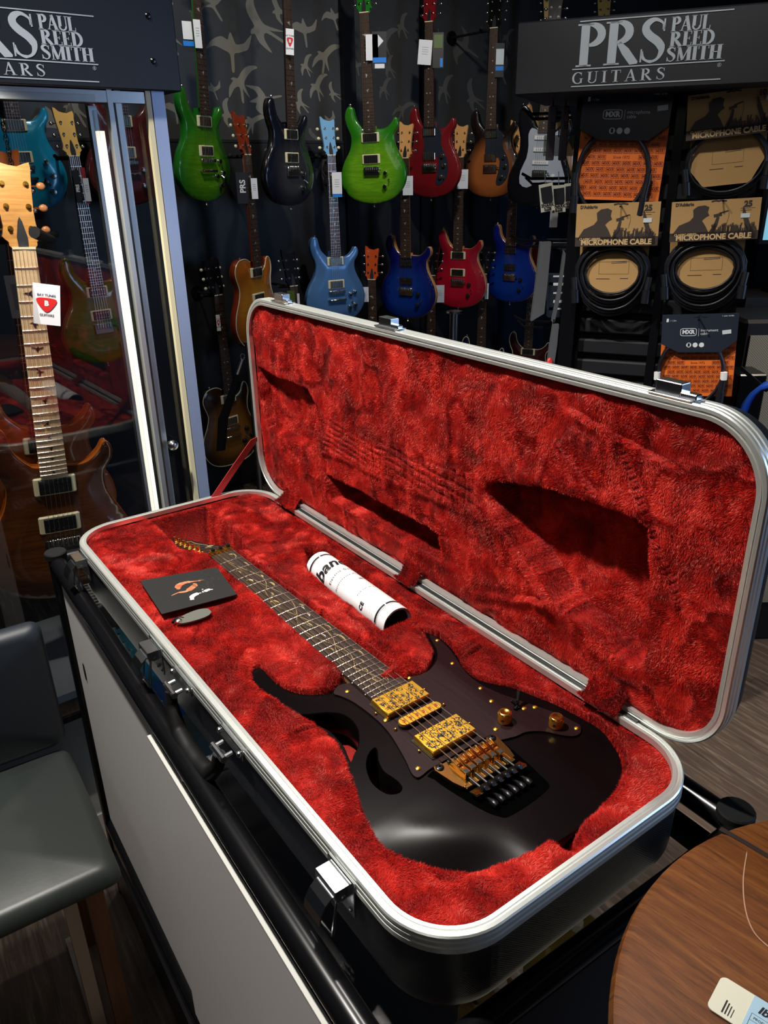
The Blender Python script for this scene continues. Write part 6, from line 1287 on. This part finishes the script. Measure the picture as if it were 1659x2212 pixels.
q = [Vector((.322, .561, 0))-TC, Vector((.337, .545, 0))-TC, Vector((.353, .527, 0))-TC, Vector((.40, .478, 0))-TC]
Tt = lambda x, y, z=0: (x, y, TZ+.0006); mb = MB(); mb.ribbon([(p.x, p.y) for p in q[:1]]+[(p.x, p.y) for p in q[1:]], .0055, Tt); mb.build('inlaid_stripe', mat('dark_stripe', (.02, .012, .01), .5), tab, smooth=0, fix=False)
mb = MB(); mb.ribbon(spline([(x-TC.x, y-TC.y) for x, y in ((.336, .533), (.319, .502), (.308, .473), (.305, .451), (.311, .436), (.325, .42))], 6, False), [.0002]+[.0011]*22+[.0014]*9, Tt); mb.build('scratch', mat('scratch_pale', (.36, .20, .12), .6), tab, smooth=0, fix=False)
# tag on the table
ta, tb_, td_ = Vector((.240, .386, 0)), Vector((.267, .406, 0)), Vector((.288, .387, 0)); ex = (td_-tb_).normalized(); ey = (tb_-ta); ey = (ey-ex*ey.dot(ex)).normalized()
tgm = frame(ta+Vector((0, 0, TZ+.0012)), ex, ey, Vector((0, 0, 1))); wt = (tb_-ta).length
tt = thing('hang_tag', 'cream hang tag with pale blue label and black lettering lying on the round table', 'hang tag', tgm)
MB().prism(ccw(rrect(.095, wt, .005, 6)), 0, .001).build('card', mat('cream_tag', (.62, .60, .48), .6), tt, smooth=0)
MB().box((.068, wt/2, .0012), (.086, wt*.98, .0006)).build('blue_label', mat('pale_blue_label', (.34, .50, .62), .5), tt, smooth=0)
mb = MB(); vs, fs = text_mesh('Ibanez', .0095, lambda a, b: (.031+a, wt*.70+b, .0017), bold=.0003, shear=.2, align='LEFT'); mb.add(vs, fs); vs, fs = text_mesh('PRODUCT INFO', .003, lambda a, b: (.030+a, wt*.42+b, .0017), align='LEFT'); mb.add(vs, fs)
for A, B_ in (((.028, .52), (.09, .52)), ((.028, .52), (.028, .05)), ((.028, .34), (.09, .34))): mb.ribbon([(A[0], A[1]*wt), (B_[0], B_[1]*wt)], .0002, lambda x, y, z: (x, y, .0017))
for k in range(4): mb.ribbon([(.0105+.0022*k, wt*.10), (.0105+.0022*k, wt*(.46-.04*k))], .0011-.0002*k, lambda x, y, z: (x, y, .0012))
mb.build('print', m_ink, tt, smooth=0, fix=False)
# pedals on the counter shelf
def pedal(x, y, dx, dy, h, m, label, ang=0.):
    o = thing('effect_pedal', label, 'effect pedal', KM @ Matrix.Translation((x, y, -.282)) @ Matrix.Rotation(ang, 4, 'Z')); MB().box((0, 0, h/2), (dx, dy, h), bev=.004).build('housing', m, o)
    for k in range(max(2, int(dx/.03))):
        MB().lathe([(.0075, 0), (.0070, .010), (.004, .012), (0, .012)], ((k+.5)*dx/max(2, int(dx/.03))-dx/2, dy*.22, h), n=12).build('knob', m_white if m.name.startswith('gold') else m_rubber, o)
        MB().lathe([(.005, 0), (.004, .008), (0, .009)], ((k+.5)*dx/max(2, int(dx/.03))-dx/2, -dy*.25, h), n=10).build('footswitch', m_chrome, o)
    return o
m_tealp = mat('teal_pedal', (.01, .30, .42), .35); m_blup = mat('blue_pedal', (.01, .08, .35), .4); m_gldp = mat('gold_pedal', (.42, .30, .05), .4, .2)
pedal(.190, .072, .16, .07, .085, m_tealp, 'teal effect pedal with a row of knobs in the counter, below the left latch'); pedal(.335, .075, .09, .07, .060, m_blup, 'dark blue effect pedal in the counter behind the middle latch'); pedal(.43, .078, .06, .07, .055, mat('grey_pedal', (.06, .09, .09), .4), 'grey-green effect pedal in the counter near the case handle')
kb = thing('mesh_tray', 'black wire-mesh faced unit in the counter at its far left corner', 'tray', KM @ Matrix.Translation((.075, .06, -.282))); MB().box((0, 0, .07), (.10, .07, .14)).build('housing', m_blackmatte, kb)
for i in range(9): MB().box((-.05+.0125*i, 0, .142), (.002, .07, .002)).build('grille_bar', mat('grille_grey', (.12, .13, .13), .4, .5), kb, smooth=0)
for i in range(6): MB().box((0, -.03+.012*i, .1425), (.10, .002, .002)).build('grille_bar', MATS['grille_grey'], kb, smooth=0)
pedal(CL-.052, .275, .05, .10, .085, m_gldp, 'gold effect pedal with white knobs in the counter, seen past the case end', 0); pedal(CL-.050, .165, .05, .07, .080, mat('gold_brown_pedal', (.34, .22, .05), .4, .2), 'brown-gold effect pedal in the counter nearest the camera'); pedal(CL-.050, .085, .045, .05, .075, mat('maroon_pedal', (.25, .01, .03), .35), 'small maroon effect pedal at the near end of the counter shelf')
# unseen glow strips added inside the counter to brighten the pedals
ls = thing('added_pedal_light', 'slim light strip fixed under the counter frame at the near end', 'light strip', KM @ Matrix.Translation((CL-.012, CW/2, -.135))); MB().box((0, 0, 0), (.008, .30, .006)).build('strip', mat('strip_glow', (.9, .9, .8), .4, emit=(1, .9, .7), es=.7), ls, smooth=0)
ls = thing('added_pedal_light', 'slim light strip fixed under the counter frame above the teal pedal', 'light strip', KM @ Matrix.Translation((.30, .012, -.130))); MB().box((0, 0, 0), (.40, .006, .005)).build('strip', mat('strip_glow2', (.9, .9, .8), .4, emit=(1, .95, .85), es=1.6), ls, smooth=0)  # second added strip, lights the pedals on the latch side
# standing board between counter and table
bp = atz(1280, 2200, .35)+Vector((.09, -.10, 0)); sb = thing('standing_card', 'pale blue-edged dark display card standing under the round table', 'sign', Matrix.Translation((bp.x, bp.y, 0)) @ Matrix.Rotation(math.radians(-32), 4, 'Z'))
MB().box((-.02, 0, .19), (.13, .01, .38)).build('board', mat('pale_blue_board', (.22, .32, .42), .5), sb, smooth=0); MB().box((-.028, -.0062, .18), (.105, .002, .34)).build('dark_panel', mat('navy_card', (.006, .010, .03), .5), sb, smooth=0)
# chrome percussion stand in front of the cherry guitar
sp_ = at(982, 675, 3.0); pst = thing('chrome_stand', 'chrome tripod stand with tilter arms behind the case lid', 'stand', Matrix.Translation((sp_.x, sp_.y, 0))); zc = sp_.z
MB().cyl((0, 0, .25), (0, 0, zc-.10), .013, n=16).build('lower_tube', m_chrome, pst); MB().cyl((0, 0, zc-.12), (0, 0, zc), .019, n=16).lathe([(.03, zc-.002), (.034, zc), (.03, zc+.006), (0, zc+.006)], n=20).build('upper_tube', m_chrome, pst)
MB().cyl((0, 0, zc-.155), (0, 0, zc-.13), .026, n=16).build('collar', m_chrome, pst)
for a_ in (200, 330, 80):
    d = Vector((math.cos(math.radians(a_)), math.sin(math.radians(a_)), 0)); MB().tube([d*.02+Vector((0, 0, zc-.14)), d*.06+Vector((0, 0, zc-.155)), d*.085+Vector((0, 0, zc-.24))], [.009, .011, .009], 8).build('clamp_arm', m_chrome, pst); MB().tube([d*.014+Vector((0, 0, .30)), d*.34+Vector((0, 0, .012))], .009, 8).build('leg', m_chrome, pst)
# black strap with swivel hook beside the tobacco guitar
hk = at(524, 770, 2.7); ss = thing('hanging_strap', 'black strap with chrome swivel hook in front of the tobacco guitar', 'strap', Matrix.Translation(hk)); q0 = at(512, 808, 2.7)-hk; q1 = at(482, 905, 2.7)-hk
MB().tube([Vector((0, 0, .0))+Vector((math.cos(t*PI/8)*.007, 0, math.sin(t*PI/8)*.010)) for t in range(16)], .0025, 6, closed=True).build('ring', m_chrome, ss); mb = MB().cyl((-.002, 0, -.010), q0, .0055, n=10); mb.build('swivel', m_chrome, ss)
MB().tube([q0, q0.lerp(q1, .5)+Vector((.004, 0, 0)), q1, q1+Vector((-.02, 0, -.12))], [.010, .018, .022, .020], 6, flat=.25).build('webbing', m_blackmatte, ss)
stp = at(536, 760, 3.0); mst = thing('steel_stand', 'thin steel stand post just left of the open lid edge', 'stand', Matrix.Translation((stp.x, stp.y, 0))); MB().cyl((0, 0, .02), (0, 0, stp.z+.03), .011, n=12).build('post', m_steel, mst); MB().lathe([(.015, 0), (.017, .008), (0, .010)], (0, 0, stp.z+.03), n=14).build('cap', m_chrome, mst); MB().lathe([(0, 0), (.12, 0), (.12, .012), (0, .02)], n=24).build('base_plate', m_black, mst)
# far right corner: screen, amplifier, blue cable
o = at(1690, 470, 2.7); mo = thing('monitor', 'switched-on screen at the right picture edge behind the rack', 'monitor', Matrix.Translation((o.x+.08, o.y, o.z-.24))); MB().box((0, 0, .26), (.30, .03, .20)).build('bezel', m_black, mo); MB().box((0, -.017, .26), (.28, .002, .175)).build('screen', mat('screen_glow', (.1, .3, .4), .3, emit=(.30, .70, .85), es=.6), mo, smooth=0); MB().box((0, 0, .06), (.05, .03, .14)).box((0, 0, .006), (.16, .12, .012)).build('stand_foot', m_black, mo)
o2 = Vector((o.x+.18, o.y+.1, 0)); dk = thing('desk', 'dark desk with pale front board at the right picture edge', 'desk', Matrix.Translation(o2)); ztop = o.z-.24
MB().box((0, 0, ztop-.02), (.60, .40, .04)).build('desktop', m_blackmatte, dk); MB().box((0, -.19, ztop-.11), (.60, .012, .12)).build('front_board', mat('pale_board', (.20, .22, .25), .5), dk, smooth=0); MB().box((0, 0, (ztop-.2)/2), (.5, .34, ztop-.2)).build('cabinet_body', m_blackmatte, dk)
mb = MB(); vs, fs = text_mesh('DI', .08, lambda a, b: (-.16+a, -.198, ztop-.115+b), bold=.006); mb.add(vs, fs); mb.build('lettering', m_ink, dk, smooth=0, fix=False)
ap = atz(1628, 850, .62); ap = at(1628, 780, 2.33); am = thing('amplifier', 'guitar amplifier with beige woven grille at the right, behind the lid corner', 'amplifier', Matrix.Translation((ap.x+.165, ap.y, 0))); za = at(1620, 692, 2.33).z
MB().box((0, .12, za/2), (.42, .24, za), bev=.01).build('cabinet', m_blackmatte, am)
m_gr = mat('woven_grille', (.30, .27, .18), .7); t_ = NT(m_gr); w_ = t_.n('ShaderNodeTexChecker'); w_.inputs['Scale'].default_value = 260; w_.inputs[1].default_value = (.36, .32, .22, 1); w_.inputs[2].default_value = (.16, .14, .10, 1); t_.l(t_.coord(), w_.inputs[0]); t_.l(w_.outputs[0], t_.b.inputs['Base Color'])
MB().box((0, -.002, za*.55), (.38, .008, za*.82)).build('grille', m_gr, am, smooth=0); MB().cyl((.08, 0, za), (-.08, 0, za), .01, n=8).build('carry_handle', m_black, am)
bx_ = at(1612, 800, 2.19); bb = thing('black_box', 'plain black case standing between the rack foot and the amplifier', 'box', Matrix.Translation((bx_.x, bx_.y, 0))); MB().box((0, 0, bx_.z/2), (.08, .10, bx_.z), bev=.004).build('body', m_black, bb)
bc_ = at(1640, 925, 1.9); cbl = thing('blue_cable', 'coiled bright blue cable hanging at the right picture edge', 'cable', Matrix.Translation(bc_)); 
for k in range(5): MB().tube([(.008*k+.060*math.cos(t*PI/10), .01*k, .11*math.sin(t*PI/10)) for t in range(20)], .0065, 7, closed=True).build('loop', mat('blue_cable_skin', (.01, .07, .45), .4), cbl)
MB().box((-.07, 0, -.045), (.03, .02, .016)).build('plug_box', m_nickel, cbl); MB().cyl((0, 0, .10), (0, .16, .12), .005, n=8).build('wall_peg', m_black, cbl)
bpy.context.view_layer.update()
